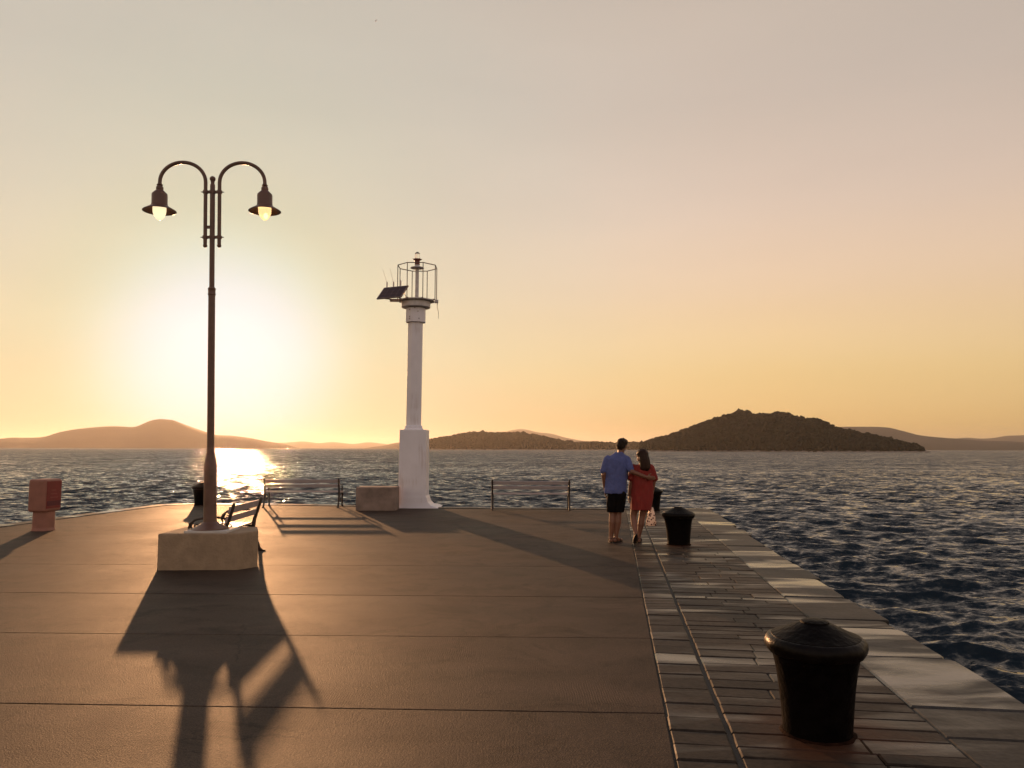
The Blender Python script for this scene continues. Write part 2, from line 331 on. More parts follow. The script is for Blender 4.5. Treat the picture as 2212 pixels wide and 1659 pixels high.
BOLL = [G(1766, 1582), G(1466, 1176), G(1409, 1103), G(435, 1091)]   # bollard feet
def stone_mat(name, col, rough, wet):
    m, N, L, b = mat(name)
    g = N.new('ShaderNodeNewGeometry'); oi = N.new('ShaderNodeObjectInfo')
    mp = N.new('ShaderNodeMapping'); mp.inputs['Rotation'].default_value = (0, 0, az_q); L.new(g.outputs['Position'], mp.inputs[0])
    n1 = N.new('ShaderNodeTexNoise'); n1.inputs['Scale'].default_value = 2.3; n1.inputs['Detail'].default_value = 7; n1.inputs['Roughness'].default_value = .62; L.new(mp.outputs[0], n1.inputs[0])
    n2 = N.new('ShaderNodeTexNoise'); n2.inputs['Scale'].default_value = 26; n2.inputs['Detail'].default_value = 6; L.new(mp.outputs[0], n2.inputs[0])
    cr = N.new('ShaderNodeValToRGB'); e = cr.color_ramp.elements
    e[0].position = .3; e[0].color = (*[c * .55 for c in col], 1); e[1].position = .72; e[1].color = (*[c * 1.35 for c in col], 1)
    L.new(n1.outputs[0], cr.inputs[0])
    hv = N.new('ShaderNodeMapRange'); L.new(oi.outputs['Random'], hv.inputs[0]); hv.inputs['To Min'].default_value = .8; hv.inputs['To Max'].default_value = 1.14
    hm = N.new('ShaderNodeVectorMath'); hm.operation = 'SCALE'; L.new(cr.outputs[0], hm.inputs[0]); L.new(hv.outputs[0], hm.inputs['Scale'])
    n2m = N.new('ShaderNodeMapRange'); L.new(n2.outputs[0], n2m.inputs[0]); n2m.inputs['From Min'].default_value = .3; n2m.inputs['From Max'].default_value = .7; n2m.inputs['To Min'].default_value = .75; n2m.inputs['To Max'].default_value = 1.2
    hm2 = N.new('ShaderNodeVectorMath'); hm2.operation = 'SCALE'; L.new(hm.outputs[0], hm2.inputs[0]); L.new(n2m.outputs[0], hm2.inputs['Scale'])
    col_out = hm2.outputs[0]
    # rust washed out of the iron bollards
    for bp_ in BOLL[:2]:
        dv = N.new('ShaderNodeVectorMath'); dv.operation = 'DISTANCE'; L.new(g.outputs['Position'], dv.inputs[0]); dv.inputs[1].default_value = (bp_.x, bp_.y, 0)
        ad = N.new('ShaderNodeMath'); ad.operation = 'MULTIPLY_ADD'; L.new(n1.outputs[0], ad.inputs[0]); ad.inputs[1].default_value = -.9; L.new(dv.outputs['Value'], ad.inputs[2])
        mr = N.new('ShaderNodeMapRange'); L.new(ad.outputs[0], mr.inputs[0]); mr.inputs['From Min'].default_value = -.28; mr.inputs['From Max'].default_value = .12; mr.inputs['To Min'].default_value = .85; mr.inputs['To Max'].default_value = 0
        mx = N.new('ShaderNodeMix'); mx.data_type = 'RGBA'; L.new(mr.outputs[0], mx.inputs['Factor']); L.new(col_out, mx.inputs['A']); mx.inputs['B'].default_value = (.075, .03, .015, 1)
        col_out = mx.outputs['Result']
    L.new(col_out, b.inputs['Base Color'])
    # damp film: patches of polish
    n3 = N.new('ShaderNodeTexNoise'); n3.inputs['Scale'].default_value = 1.1; n3.inputs['Detail'].default_value = 4; n3.inputs['Distortion'].default_value = .8
    mp3 = N.new('ShaderNodeMapping'); mp3.inputs['Rotation'].default_value = (0, 0, az_q); mp3.inputs['Scale'].default_value = (.5, 2.0, 1); L.new(g.outputs['Position'], mp3.inputs[0]); L.new(mp3.outputs[0], n3.inputs[0])
    ra = N.new('ShaderNodeMath'); ra.operation = 'MULTIPLY_ADD'; L.new(oi.outputs['Random'], ra.inputs[0]); ra.inputs[1].default_value = .1 if name[0] == 'p' else .32; L.new(n3.outputs[0], ra.inputs[2])
    rr = N.new('ShaderNodeMapRange'); L.new(ra.outputs[0], rr.inputs[0]); rr.inputs['From Min'].default_value = .56 if name[0] == 'p' else .68; rr.inputs['From Max'].default_value = .8 if name[0] == 'p' else .9
    rr.inputs['To Min'].default_value = rough; rr.inputs['To Max'].default_value = wet
    L.new(rr.outputs[0], b.inputs['Roughness']); b.inputs['IOR'].default_value = 1.5
    sl_ = N.new('ShaderNodeMapRange'); L.new(rr.outputs[0], sl_.inputs[0]); sl_.inputs['From Min'].default_value = wet; sl_.inputs['From Max'].default_value = rough; sl_.inputs['To Min'].default_value = .36 if name[0] == 'p' else .46; sl_.inputs['To Max'].default_value = .09
    L.new(sl_.outputs[0], b.inputs['Specular IOR Level'])
    hb = N.new('ShaderNodeMath'); hb.operation = 'MULTIPLY_ADD'; L.new(n2.outputs[0], hb.inputs[0]); hb.inputs[1].default_value = .3; L.new(n1.outputs[0], hb.inputs[2])
    bs = N.new('ShaderNodeMapRange'); L.new(rr.outputs[0], bs.inputs[0]); bs.inputs['From Min'].default_value = wet; bs.inputs['From Max'].default_value = rough; bs.inputs['To Min'].default_value = .12; bs.inputs['To Max'].default_value = .6
    bp = N.new('ShaderNodeBump'); bp.inputs['Distance'].default_value = .012; L.new(hb.outputs[0], bp.inputs['Height']); L.new(bs.outputs[0], bp.inputs['Strength']); L.new(bp.outputs[0], b.inputs['Normal'])
    return m
M_pave = stone_mat('paving_limestone', (.052, .040, .031), .55, .14)
M_edge = stone_mat('edge_limestone', (.062, .056, .049), .5, .05)
M_wall = simple('quay_wall_stone', (.16, .14, .12), .8, var=.4, nscale=3, bump=.6, bscale=14)
M_mortar = simple('joint_mortar', (.045, .04, .035), .9, var=.3, nscale=9, bump=.5, bscale=60)
def concrete_mat():
    m, N, L, b = mat('brushed_concrete')
    g = N.new('ShaderNodeNewGeometry')
    n1 = N.new('ShaderNodeTexNoise'); n1.inputs['Scale'].default_value = .55; n1.inputs['Detail'].default_value = 8; n1.inputs['Roughness'].default_value = .6; L.new(g.outputs['Position'], n1.inputs[0])
    mp = N.new('ShaderNodeMapping'); mp.inputs['Scale'].default_value = (.7, 1.4, 1); mp.inputs['Rotation'].default_value = (0, 0, .3); L.new(g.outputs['Position'], mp.inputs[0])
    n2 = N.new('ShaderNodeTexNoise'); n2.inputs['Scale'].default_value = 1.6; n2.inputs['Detail'].default_value = 6; L.new(mp.outputs[0], n2.inputs[0])
    n3 = N.new('ShaderNodeTexNoise'); n3.inputs['Scale'].default_value = 95; n3.inputs['Detail'].default_value = 3; n3.inputs['Roughness'].default_value = .7; L.new(g.outputs['Position'], n3.inputs[0])
    a1 = N.new('ShaderNodeMath'); a1.operation = 'ADD'; L.new(n1.outputs[0], a1.inputs[0]); L.new(n2.outputs[0], a1.inputs[1])
    cr = N.new('ShaderNodeValToRGB'); e = cr.color_ramp.elements; a1m = N.new('ShaderNodeMath'); a1m.operation = 'MULTIPLY'; a1m.inputs[1].default_value = .5; L.new(a1.outputs[0], a1m.inputs[0])
    e[0].position = .3; e[0].color = (.030, .020, .0145, 1); e[1].position = .7; e[1].color = (.086, .060, .045, 1); L.new(a1m.outputs[0], cr.inputs[0])
    gm = N.new('ShaderNodeMapRange'); L.new(n3.outputs[0], gm.inputs[0]); gm.inputs['From Min'].default_value = .3; gm.inputs['From Max'].default_value = .7; gm.inputs['To Min'].default_value = .5; gm.inputs['To Max'].default_value = 1.7
    sc = N.new('ShaderNodeVectorMath'); sc.operation = 'SCALE'; L.new(cr.outputs[0], sc.inputs[0]); L.new(gm.outputs[0], sc.inputs['Scale'])
    n5 = N.new('ShaderNodeTexNoise'); n5.inputs['Scale'].default_value = 1.7; n5.inputs['Detail'].default_value = 9; n5.inputs['Roughness'].default_value = .68; n5.inputs['Distortion'].default_value = 1.2; L.new(g.outputs['Position'], n5.inputs[0])
    m5 = N.new('ShaderNodeMapRange'); L.new(n5.outputs[0], m5.inputs[0]); m5.inputs['From Min'].default_value = .5; m5.inputs['From Max'].default_value = .68; m5.inputs['To Min'].default_value = 1; m5.inputs['To Max'].default_value = .45
    vc = N.new('ShaderNodeTexVoronoi'); vc.feature = 'DISTANCE_TO_EDGE'; vc.inputs['Scale'].default_value = .33
    nd = N.new('ShaderNodeVectorMath'); nd.operation = 'MULTIPLY_ADD'; L.new(n5.outputs['Color'], nd.inputs[0]); nd.inputs[1].default_value = (.5, .5, 0); L.new(g.outputs['Position'], nd.inputs[2]); L.new(nd.outputs[0], vc.inputs['Vector'])
    mc = N.new('ShaderNodeMapRange'); L.new(vc.outputs['Distance'], mc.inputs[0]); mc.inputs['From Min'].default_value = .0005; mc.inputs['From Max'].default_value = .0022; mc.inputs['To Min'].default_value = .45; mc.inputs['To Max'].default_value = 1
    mg = N.new('ShaderNodeMapRange'); L.new(n1.outputs[0], mg.inputs[0]); mg.inputs['From Min'].default_value = .48; mg.inputs['From Max'].default_value = .54; mg.inputs['To Min'].default_value = 1; mg.inputs['To Max'].default_value = 0
    mxm = N.new('ShaderNodeMath'); mxm.operation = 'MAXIMUM'; L.new(mc.outputs[0], mxm.inputs[0]); L.new(mg.outputs[0], mxm.inputs[1])
    mm = N.new('ShaderNodeMath'); mm.operation = 'MULTIPLY'; L.new(m5.outputs[0], mm.inputs[0]); L.new(mxm.outputs[0], mm.inputs[1])
    sc2 = N.new('ShaderNodeVectorMath'); sc2.operation = 'SCALE'; L.new(sc.outputs[0], sc2.inputs[0]); L.new(mm.outputs[0], sc2.inputs['Scale']); L.new(sc2.outputs[0], b.inputs['Base Color'])
    rr = N.new('ShaderNodeMapRange'); L.new(n1.outputs[0], rr.inputs[0]); rr.inputs['To Min'].default_value = .5; rr.inputs['To Max'].default_value = .78; L.new(rr.outputs[0], b.inputs['Roughness']); b.inputs['Specular IOR Level'].default_value = .1
    # combed finish and grit
    wv = N.new('ShaderNodeTexWave'); wv.wave_type = 'BANDS'; wv.bands_direction = 'X'; wv.inputs['Scale'].default_value = 19; wv.inputs['Distortion'].default_value = 5; wv.inputs['Detail'].default_value = 3; wv.inputs['Detail Scale'].default_value = .25
    L.new(g.outputs['Position'], wv.inputs[0])
    wm = N.new('ShaderNodeMapRange'); L.new(n1.outputs[0], wm.inputs[0]); wm.inputs['From Min'].default_value = .5; wm.inputs['From Max'].default_value = .64; wm.inputs['To Max'].default_value = .3
    b0 = N.new('ShaderNodeBump'); b0.inputs['Distance'].default_value = .006; L.new(wv.outputs[1], b0.inputs['Height']); L.new(wm.outputs[0], b0.inputs['Strength'])
    n6 = N.new('ShaderNodeTexNoise'); n6.inputs['Scale'].default_value = 34; n6.inputs['Detail'].default_value = 4; L.new(g.outputs['Position'], n6.inputs[0])
    b6 = N.new('ShaderNodeBump'); b6.inputs['Distance'].default_value = .01; b6.inputs['Strength'].default_value = .16; L.new(n6.outputs[0], b6.inputs['Height']); L.new(b0.outputs[0], b6.inputs['Normal'])
    b1 = N.new('ShaderNodeBump'); b1.inputs['Distance'].default_value = .008; b1.inputs['Strength'].default_value = .8; L.new(n3.outputs[0], b1.inputs['Height']); L.new(b6.outputs[0], b1.inputs['Normal'])
    b2 = N.new('ShaderNodeBump'); b2.inputs['Distance'].default_value = .03; b2.inputs['Strength'].default_value = .35; L.new(a1m.outputs[0], b2.inputs['Height']); L.new(b1.outputs[0], b2.inputs['Normal'])
    L.new(b2.outputs[0], b.inputs['Normal'])
    return m
M_conc = concrete_mat()

def build_quay():
    body = MB(); n = len(outline)
    ins = inset(outline, .05)
    body.add([(p[0], p[1], -3.2) for p in ins] + [(p[0], p[1], -.013) for p in ins],
             [(i, (i + 1) % n, n + (i + 1) % n, n + i) for i in range(n)] + [tuple(range(n, 2 * n)), tuple(reversed(range(n)))])
    q = body.build('quay', M_wall); q['kind'] = 'structure'
    q.data.materials.append(M_mortar)
    for p in q.data.polygons:
        if p.normal.z > .9: p.material_index = 1
    # concrete panels
    conc = clip(inset(outline, .38), Vector(st(T1, 0)), -Lv)
    ys = [None, 1659 + 420, 1540, 1378, 1290, 1223, 1182, 1152, 1130, None]
    xs = [(-1, -1)] + [(0, 0)] * 8
    lines = []
    for (xa, ya, xb, yb) in ((0, 2050, 1500, 2075), (0, 1518, 1430, 1540), (0, 1366, 1395, 1378), (300, 1281.5, 1380, 1290), (300, 1219, 1366, 1224)):
        a = G(xa, ya); b = G(xb, yb); d = Vector((b.x - a.x, b.y - a.y)).normalized(); nn = Vector((-d.y, d.x)); lines.append((Vector((a.x, a.y)), nn))
    for i in range(len(lines) + 1):
        pl = conc
        if i > 0: pl = clip(pl, lines[i - 1][0] + lines[i - 1][1] * .0035, lines[i - 1][1])
        if i < len(lines): pl = clip(pl, lines[i][0] - lines[i][1] * .0035, -lines[i][1])
        if len(pl) > 2:
            o = slab_mb(inset(pl, .002), -.1, -.002 + random.uniform(-.0006, .0006), .004).build('concrete_panel', M_conc, q)
    # cracks of damp and border stones, paving stones, edge slabs
    stuff_far = MB(); rnd = random.Random(3)
    def stone(t0, t1, s0, s1, name, m, amp=.003, bev=.006, gap=.0025, far_ok=True, z1=0.0):
        j = lambda: rnd.uniform(-amp, amp)
        pl = [st(t0 + gap + j(), s0 + gap + j()), st(t1 - gap + j(), s0 + gap + j()), st((t1 - gap) + j(), s1 - gap + j()), st(t0 + gap + j(), s1 - gap + j())]
        tl = (rnd.gauss(0, .004), rnd.gauss(0, .004)); z = z1 + rnd.uniform(-.005, .002)
        if far_ok and s0 > 12.5 or s0 < 2.3: slab_mb(pl, -.1, z, bev, tl, stuff_far)
        else: slab_mb(pl, -.1, z, bev, tl).build(name, m, q)
    s = -8.8
    while s < S_END - .5:                                   # one narrow course against the concrete
        h = rnd.uniform(.2, .34) if s > 1 else .6
        stone(T1 + .006, T2 - .012, s, min(s + h, S_END - .42), 'border_stone', M_pave, bev=.01); s += h
    s = -8.8
    while s < S_END - .5:                                   # courses of narrow setts
        h = rnd.uniform(.14, .215); t = T2 + .012
        e = min(s + h, S_END - .42)
        while t < T3 - .05:
            w = rnd.uniform(.3, .75)
            if T3 - (t + w) < .22: w = T3 - t
            stone(t, min(t + w, T3), s, e, 'paving_stone', M_pave, bev=.009); t += w
        s += h
    f = stuff_far.build('distant_paving_stones', M_pave, q); f['kind'] = 'stuff'
    # large edge slabs, outer corners worn round
    sj = [ts(G(2095 - (1636 - y) * 1.15 + 60, y))[1] for y in (1595, 1529, 1418, 1355, 1338, 1312, 1290, 1249, 1230, 1217, 1180, 1156)]
    sj = sorted(set([-9, -7.8, -6.5, -5.2, -4.1, -3, -2, -1, 0, .9, 1.8, 2.7] + [x for x in sj if x > 3.1])); x = sj[-1]
    while x < S_END - 1.1: x += rnd.uniform(.45, .9); sj.append(x)
    sj.append(S_END - .02)
    for a, b in zip(sj, sj[1:]):
        w = T4 + rnd.uniform(-.05, .05); g = .005; r = min(.09, (b - a) * .25) * rnd.uniform(.5, 1.2)
        if b == sj[-1]: w = T4 - .12; r = .28
        pts = [(T3 + g, a + g), (w - r * .7, a + g), (w - r * .2, a + g + r * .3), (w, a + g + r), (w + rnd.uniform(-.02, .02), (a + b) / 2), (w, b - g - r), (w - r * .25, b - g - r * .3), (w - r, b - g), (T3 + g, b - g)]
        pts = [st(t + rnd.uniform(-.003, .003), s_) for t, s_ in pts]
        slab_mb(pts, -.32, rnd.uniform(-.002, .004), .014, (rnd.gauss(0, .004), rnd.gauss(0, .004))).build('edge_slab', M_edge, q)
    # coping along the far end
    oi_ = inset(outline, .37)
    for i in range(2, len(outline) - 2):
        a, b = Vector(outline[i]), Vector(outline[i + 1]); c, d = Vector(oi_[i + 1]), Vector(oi_[i])
        if i == 2: a = a + (b - a) * ((T4 - T3 - .2) / (b - a).length); d = d + (c - d) * ((T4 - T3 - .2) / (c - d).length)
        k = max(1, int((b - a).length / 1.0))
        for u in range(k):
            u0, u1 = u / k, (u + 1) / k
            pl = [tuple(a.lerp(b, u0)), tuple(a.lerp(b, u1)), tuple(d.lerp(c, u1)), tuple(d.lerp(c, u0))]
            slab_mb(inset(pl, .004), -.3, .012 + rnd.uniform(-.004, .004), .015).build('coping_stone', M_edge, q)
    return q
build_quay()

# ------------------------------------------------------------ islands and far hills
M_hill = simple('maquis_hillside', (.011, .012, .006), .95, var=.35, nscale=.02, spec=.1)
M_far = simple('bare_far_hills', (.10, .085, .065), .95, var=.2, nscale=.004, spec=.1)
M_wood = simple('pine_wood_foliage', (.009, .011, .005), .95, var=.4, nscale=.05, spec=.1)
M_shore = simple('shore_rock', (.24, .2, .16), .9, var=.3, nscale=.15)
def island(name, sil, dist, depth, m, noise_amp=.04, trees=0, tree_h=5, step=3.0, seed=0, shore=None):
    xs = np.arange(sil[0][0], sil[-1][0] + step, step); xs = np.clip(xs, sil[0][0], sil[-1][0])
    px = [p[0] for p in sil]; py = [p[1] for p in sil]
    ysil = np.interp(xs, px, py)
    k = np.ones(5) / 5; pad = np.pad(ysil, 2, 'edge'); ysil = np.convolve(pad, k, 'valid') if not trees else ysil
    nv = 18; vs = []; fs = []
    for i, x in enumerate(xs):
        d = ray(x, ysil[i]); base = ray(x, 972); dd = Vector((base.x, base.y)).normalized()
        tr = dist + depth * .5
        top = W(x, ysil[i], tr * dd.y); H = max(top.z - WATER_Z - (tree_h * .9 if trees else 0), .3)
        for v in range(nv):
            f = v / (nv - 1); r = dist + depth * f
            prof = math.sin(math.pi * min(max(f, 0), 1)) ** .8 if f > 0 else 0
            nz = mnoise.fractal(Vector((x * .02 + seed, f * 3, seed)), 1, 2, 4) * noise_amp * H * (1 - abs(2 * f - 1)) * (abs(f - .5) > .04) * 2
            if v == 0: z = -1.5
            elif v == nv - 1: z = -1.5
            else: z = min(H * prof + nz, H * 1.0) if f != .5 else H
            p = dd * r
            vs.append((p.x, p.y, WATER_Z + max(z, -1.5)))
    n = len(xs)
    for i in range(n - 1):
        for v in range(nv - 1): a = i * nv + v; fs.append((a, a + 1, a + nv + 1, a + nv))
    mb = MB(); mb.add(vs, fs); me = mb.mesh(name)
    o = link(name, me, m, None, True); o['kind'] = 'structure'
    if shore:
        ms = MB(); rnd = random.Random(seed + 5)
        for i in range(0, n - 1):
            for q in range(2):
                x = xs[i] + rnd.uniform(0, step); b = ray(x, 972); dd = Vector((b.x, b.y)).normalized() * (dist + rnd.uniform(-3, 12))
                s_ = rnd.uniform(1.5, 4) * shore; ms.ell((dd.x, dd.y, WATER_Z + .2), (s_, s_, s_ * rnd.uniform(.2, .45)), None, 6, 4)
        so_ = ms.build('shore_rocks', M_shore, o); so_['kind'] = 'stuff'
    if trees:
        rnd = np.random.RandomState(seed + 2)
        t = (1 + 5 ** .5) / 2
        iv = np.array([(-1, t, 0), (1, t, 0), (-1, -t, 0), (1, -t, 0), (0, -1, t), (0, 1, t), (0, -1, -t), (0, 1, -t), (t, 0, -1), (t, 0, 1), (-t, 0, -1), (-t, 0, 1)], float) / math.sqrt(1 + t * t)
        ifc = [(0, 11, 5), (0, 5, 1), (0, 1, 7), (0, 7, 10), (0, 10, 11), (1, 5, 9), (5, 11, 4), (11, 10, 2), (10, 7, 6), (7, 1, 8), (3, 9, 4), (3, 4, 2), (3, 2, 6), (3, 6, 8), (3, 8, 9), (4, 9, 5), (2, 4, 11), (6, 2, 10), (8, 6, 7), (9, 8, 1)]
        V = np.array(vs).reshape(n, nv, 3); av = []; af = []
        for k_ in range(trees):
            iu = rnd.uniform(0, n - 1.01); ii = int(iu); u = iu - ii; vv = rnd.uniform(.25, nv * .58); jj = int(vv); w = vv - jj
            p = (V[ii, jj] * (1 - u) + V[ii + 1, jj] * u) * (1 - w) + (V[ii, jj + 1] * (1 - u) + V[ii + 1, jj + 1] * u) * w
            sc = tree_h * rnd.uniform(.4, 1.0) ** 1.3 * .8
            if rnd.rand() < .05: sc *= 1.35
            if p[2] < WATER_Z + 1.0: continue
            q = iv * np.array([sc * rnd.uniform(.7, 1.2), sc * rnd.uniform(.7, 1.2), sc * rnd.uniform(.75, 1.3)]) * (1 + rnd.uniform(-.28, .28, (12, 1)))
            b0 = len(av) * 12; av.append(q + p + np.array([0, 0, sc * .55])); af += [(a + b0, b + b0, c + b0) for a, b, c in ifc]
        me = bpy.data.meshes.new('pine_wood'); me.from_pydata(np.concatenate(av).tolist(), [], af)
        wo = link('pine_wood', me, M_wood, o); wo['kind'] = 'stuff'
    return o
right_sil = [(1385, 958), (1400, 953), (1430, 944), (1453, 938), (1480, 928), (1500, 921), (1520, 913), (1540, 906), (1550, 903), (1570, 898), (1584, 893), (1600, 889), (1615, 890), (1630, 896), (1645, 897), (1665, 894), (1690, 892), (1705, 894), (1722, 901), (1740, 905), (1760, 905), (1775, 909), (1790, 917), (1815, 925), (1845, 931), (1868, 939), (1890, 942), (1912, 946), (1935, 952), (1960, 958), (1978, 963), (1992, 966), (1996, 969), (2006, 974)]
low_sil = [(785, 969), (800, 966), (830, 962), (850, 957), (880, 954), (920, 955), (960, 965), (975, 971)]
mid_sil = [(862, 970), (880, 962), (900, 956), (930, 951), (945, 947), (962, 944), (985, 939), (1010, 935), (1030, 933), (1050, 934), (1070, 935), (1090, 934), (1130, 936), (1160, 940), (1185, 945), (1210, 951), (1240, 956), (1270, 955), (1290, 955), (1310, 957), (1340, 957), (1375, 955), (1400, 958), (1440, 966), (1470, 973)]
left_sil = [(-500, 975), (-300, 960), (-120, 950), (0, 948), (20, 945), (60, 946), (95, 944), (125, 934), (155, 928), (200, 923), (235, 921), (262, 922), (285, 924), (300, 919), (320, 909), (340, 905), (358, 906), (380, 911), (410, 922), (440, 932), (465, 940), (500, 941), (540, 946), (580, 954), (610, 958), (640, 966), (655, 972)]
pink_sil = [(520, 960), (580, 957), (620, 956), (655, 953), (690, 958), (715, 954), (740, 957), (765, 960), (785, 956), (800, 955), (830, 959), (870, 964), (900, 970)]
back_sil = [(1000, 960), (1050, 945), (1085, 936), (1108, 929), (1125, 926), (1142, 929), (1165, 935), (1190, 936), (1215, 944), (1245, 950), (1290, 957), (1340, 962), (1400, 966), (1450, 972)]
rb_sil = [(1700, 940), (1780, 926), (1820, 922), (1860, 922), (1900, 922), (1930, 926), (1965, 935), (1990, 941), (2030, 945), (2080, 949), (2130, 952), (2180, 953), (2212, 955), (2400, 957), (2600, 976)]
rf_sil = [(1950, 955), (2040, 948), (2070, 947), (2090, 945), (2120, 948), (2150, 946), (2175, 941), (2195, 941), (2212, 940), (2300, 937), (2500, 950), (2700, 976)]
island('right_island', right_sil, 720, 250, M_hill, .03, 11000, 3.7, 3.0, 4, .7)
island('middle_island', mid_sil, 1250, 380, M_hill, .03, 7000, 5.2, 3.0, 9, .9)
island('low_island', low_sil, 3000, 600, M_far, .03, 0, 0, 4.0, 15)
island('left_hill', left_sil, 2900, 1200, M_far, .03, 0, 0, 5.0, 20)
island('far_left_hills', pink_sil, 6500, 1500, M_far, .03, 0, 0, 5.0, 30)
island('middle_far_mountain', back_sil, 5200, 1500, M_far, .03, 0, 0, 5.0, 40)
island('right_ridge', rb_sil, 2600, 900, M_far, .04, 0, 0, 5.0, 50)
island('far_right_ridge', rf_sil, 4600, 1300, M_far, .03, 0, 0, 5.0, 60)

# ------------------------------------------------------------ haze
def haze():
    mb = MB(); z0, z1 = -6.0, 185.0
    mb.box((0, 0, (z0 + z1) / 2), (30000, 30000, z1 - z0))
    m = bpy.data.materials.new('evening_haze'); m.use_nodes = True; N = m.node_tree.nodes; L = m.node_tree.links; N.clear()
    o = N.new('ShaderNodeOutputMaterial'); v = N.new('ShaderNodeVolumePrincipled'); v.inputs['Density'].default_value = HAZE
    v.inputs['Color'].default_value = (.95, .9, .85, 1); v.inputs['Anisotropy'].default_value = HAZE_G; L.new(v.outputs[0], o.inputs['Volume'])
    ob = mb.build('haze', m); ob['kind'] = 'stuff'
HAZE, HAZE_G = 0.88e-4, .56
haze()

# ------------------------------------------------------------ bollards
M_iron = simple('black_painted_iron', (.004, .003, .003), .45, .0, var=.4, nscale=14, bump=.7, bscale=26, spec=.04)
M_rim = simple('rope_polished_iron', (.006, .004, .003), .38, .0, var=.4, nscale=14, bump=.5, bscale=30, spec=.12)
M_rust = simple('rusty_base_iron', (.022, .009, .005), .95, spec=.05, var=.5, nscale=20, bump=.6, bscale=60)
def bollard_proto():
    t = empty('bollard', (0, 0, 0), '', 'bollard')
    mb = MB(); mb.lathe([(.186, -.02), (.187, .03), (.194, .143), (.206, .258), (.220, .36), (.234, .42), (.243, .442), (.243, .45)], n=40, jit=.02)
    mb.build('post', M_iron, t, True)
    mb = MB(); prof = [(.20, .438), (.246, .44), (.264, .452), (.276, .473), (.279, .492), (.275, .512), (.262, .53), (.248, .538), (.20, .54)]
    mb.lathe(prof, n=40, jit=.035); mb.build('rim', M_rim, t, True)
    mb = MB(); mb.lathe([(.246, .530), (.242, .541), (.20, .556), (.15, .580), (.10, .604), (.078, .612), (.076, .620), (.055, .627), (.02, .630), (.002, .630)], n=40, jit=.02); mb.build('cap', M_iron, t, True)
    mb = MB(); mb.lathe([(.206, -.03), (.204, .0), (.197, .008), (.186, .013)], n=36, jit=.12); mb.build('base_collar', M_rust, t, True)
    return t
b0 = bollard_proto(); BG = 'iron mooring bollards along the quay'
lab = ['large black mooring bollard nearest the camera on stone paving at lower right', 'black mooring bollard standing just right of the walking couple',
       'black mooring bollard half hidden behind the woman in red', 'dark mooring bollard at the far left corner behind the lamp post']
for i, (p, l) in enumerate(zip(BOLL, lab)):
    o = b0 if i == 0 else copy_tree(b0); o.location = (p.x, p.y, 0); o.rotation_euler = (R([.8, 0, 0, 0][i]), 0, i * 1.1); o['label'] = l; o['group'] = BG

# ------------------------------------------------------------ lamp plinth and street lamp
M_plinth = simple('weathered_limestone_block', (.36, .26, .17), .9, var=.16, nscale=7, bump=1.0, bscale=30)
M_plinth2 = simple('pale_limestone_block', (.38, .33, .27), .85, var=.2, nscale=4, bump=.6, bscale=30)
Yp = G(430, 1232).y
def xat(px, py, Y): return W(px, py, Y).x
pl = empty('lamp_plinth', (xat(449, 1200, Yp), Yp + .36, 0), 'pale stone block plinth under the double street lamp', 'stone block')
pz = W(430, 1153, Yp).z
def lblock(x0, x1, y0, y1, z0, z1, name, m, par, bev=.015):
    o = par.location; mb = MB(); mb.box(((x0 + x1) / 2 - o.x, (y0 + y1) / 2 - o.y, (z0 + z1) / 2 - o.z), (x1 - x0, y1 - y0, z1 - z0)); return mb.build(name, m, par, False, bev)
o_ = pl.location
fp = [(xat(339, 1200, Yp), Yp), (xat(513, 1200, Yp + .05), Yp + .05), (xat(557, 1200, Yp + .33), Yp + .33), (xat(557, 1200, Yp + .33) - .17, Yp + .8), (xat(339, 1200, Yp) + .05, Yp + .75)]
mb = MB(); mb.add([(x - o_.x, y - o_.y, -.03) for x, y in fp] + [(x - o_.x, y - o_.y, pz + .004 * i) for i, (x, y) in enumerate(fp)], [(i, (i + 1) % 5, 5 + (i + 1) % 5, 5 + i) for i in range(5)] + [(5, 6, 7, 8, 9), (4, 3, 2, 1, 0)])
mb.build('stone_block', M_plinth, pl, False, .022)
padx0, padx1 = xat(400, 1145, Yp + .1), xat(493, 1145, Yp + .1)
lblock(padx0, padx1, Yp + .05, Yp + .56, pz - .01, pz + .03, 'footing_pad', simple('white_render', (.62, .58, .54), .8, var=.1, bump=.3), pl, .008)

M_lamp = simple('brown_lamp_paint', (.15, .078, .055), .42, var=.2, nscale=8, bump=.1, bscale=50)
YL = Yp + .3; LB = W(453.5, 1143, YL); LB.z = pz + .03
LT = W(460, 388, YL)
SC = FPX / (YL)                                  # display pixels per metre there (about)
lamp = empty('street_lamp', LB, 'double armed brown street lamp on a tall pole standing on a stone plinth', 'street lamp')
Hh = (LT - LB).length
lean = math.atan2(LT.x - LB.x, LT.z - LB.z)
lamp.rotation_euler = (0, lean, R(5))
zz = lambda y: (W(456, y, YL).z - LB.z)
mb = MB(); mb.lathe([(.245, 0), (.243, .012), (.20, .03), (.12, .075), (.092, .10)], n=32); mb.build('base_flange', M_lamp, lamp, True)
mb = MB(); mb.lathe([(.092, .08), (.086, .13), (.084, zz(1060)), (.082, zz(1030)), (.084, zz(1008)), (.075, zz(998)), (.066, zz(990)), (.052, zz(978)), (.05, zz(968))], n=28); mb.build('pole_base', M_lamp, lamp, True)
zc = zz(628)
mb = MB(); mb.lathe([(.048, zz(970)), (.047, zz(900)), (.0455, zc - .04)], n=24); mb.build('pole', M_lamp, lamp, True)
mb = MB(); mb.lathe([(.046, zc - .07), (.053, zc - .06), (.053, zc - .045), (.049, zc - .04), (.049, zc + .01), (.053, zc + .015), (.053, zc + .03), (.036, zc + .05)], n=24); mb.build('collar', M_lamp, lamp, True)
zt = zz(387)
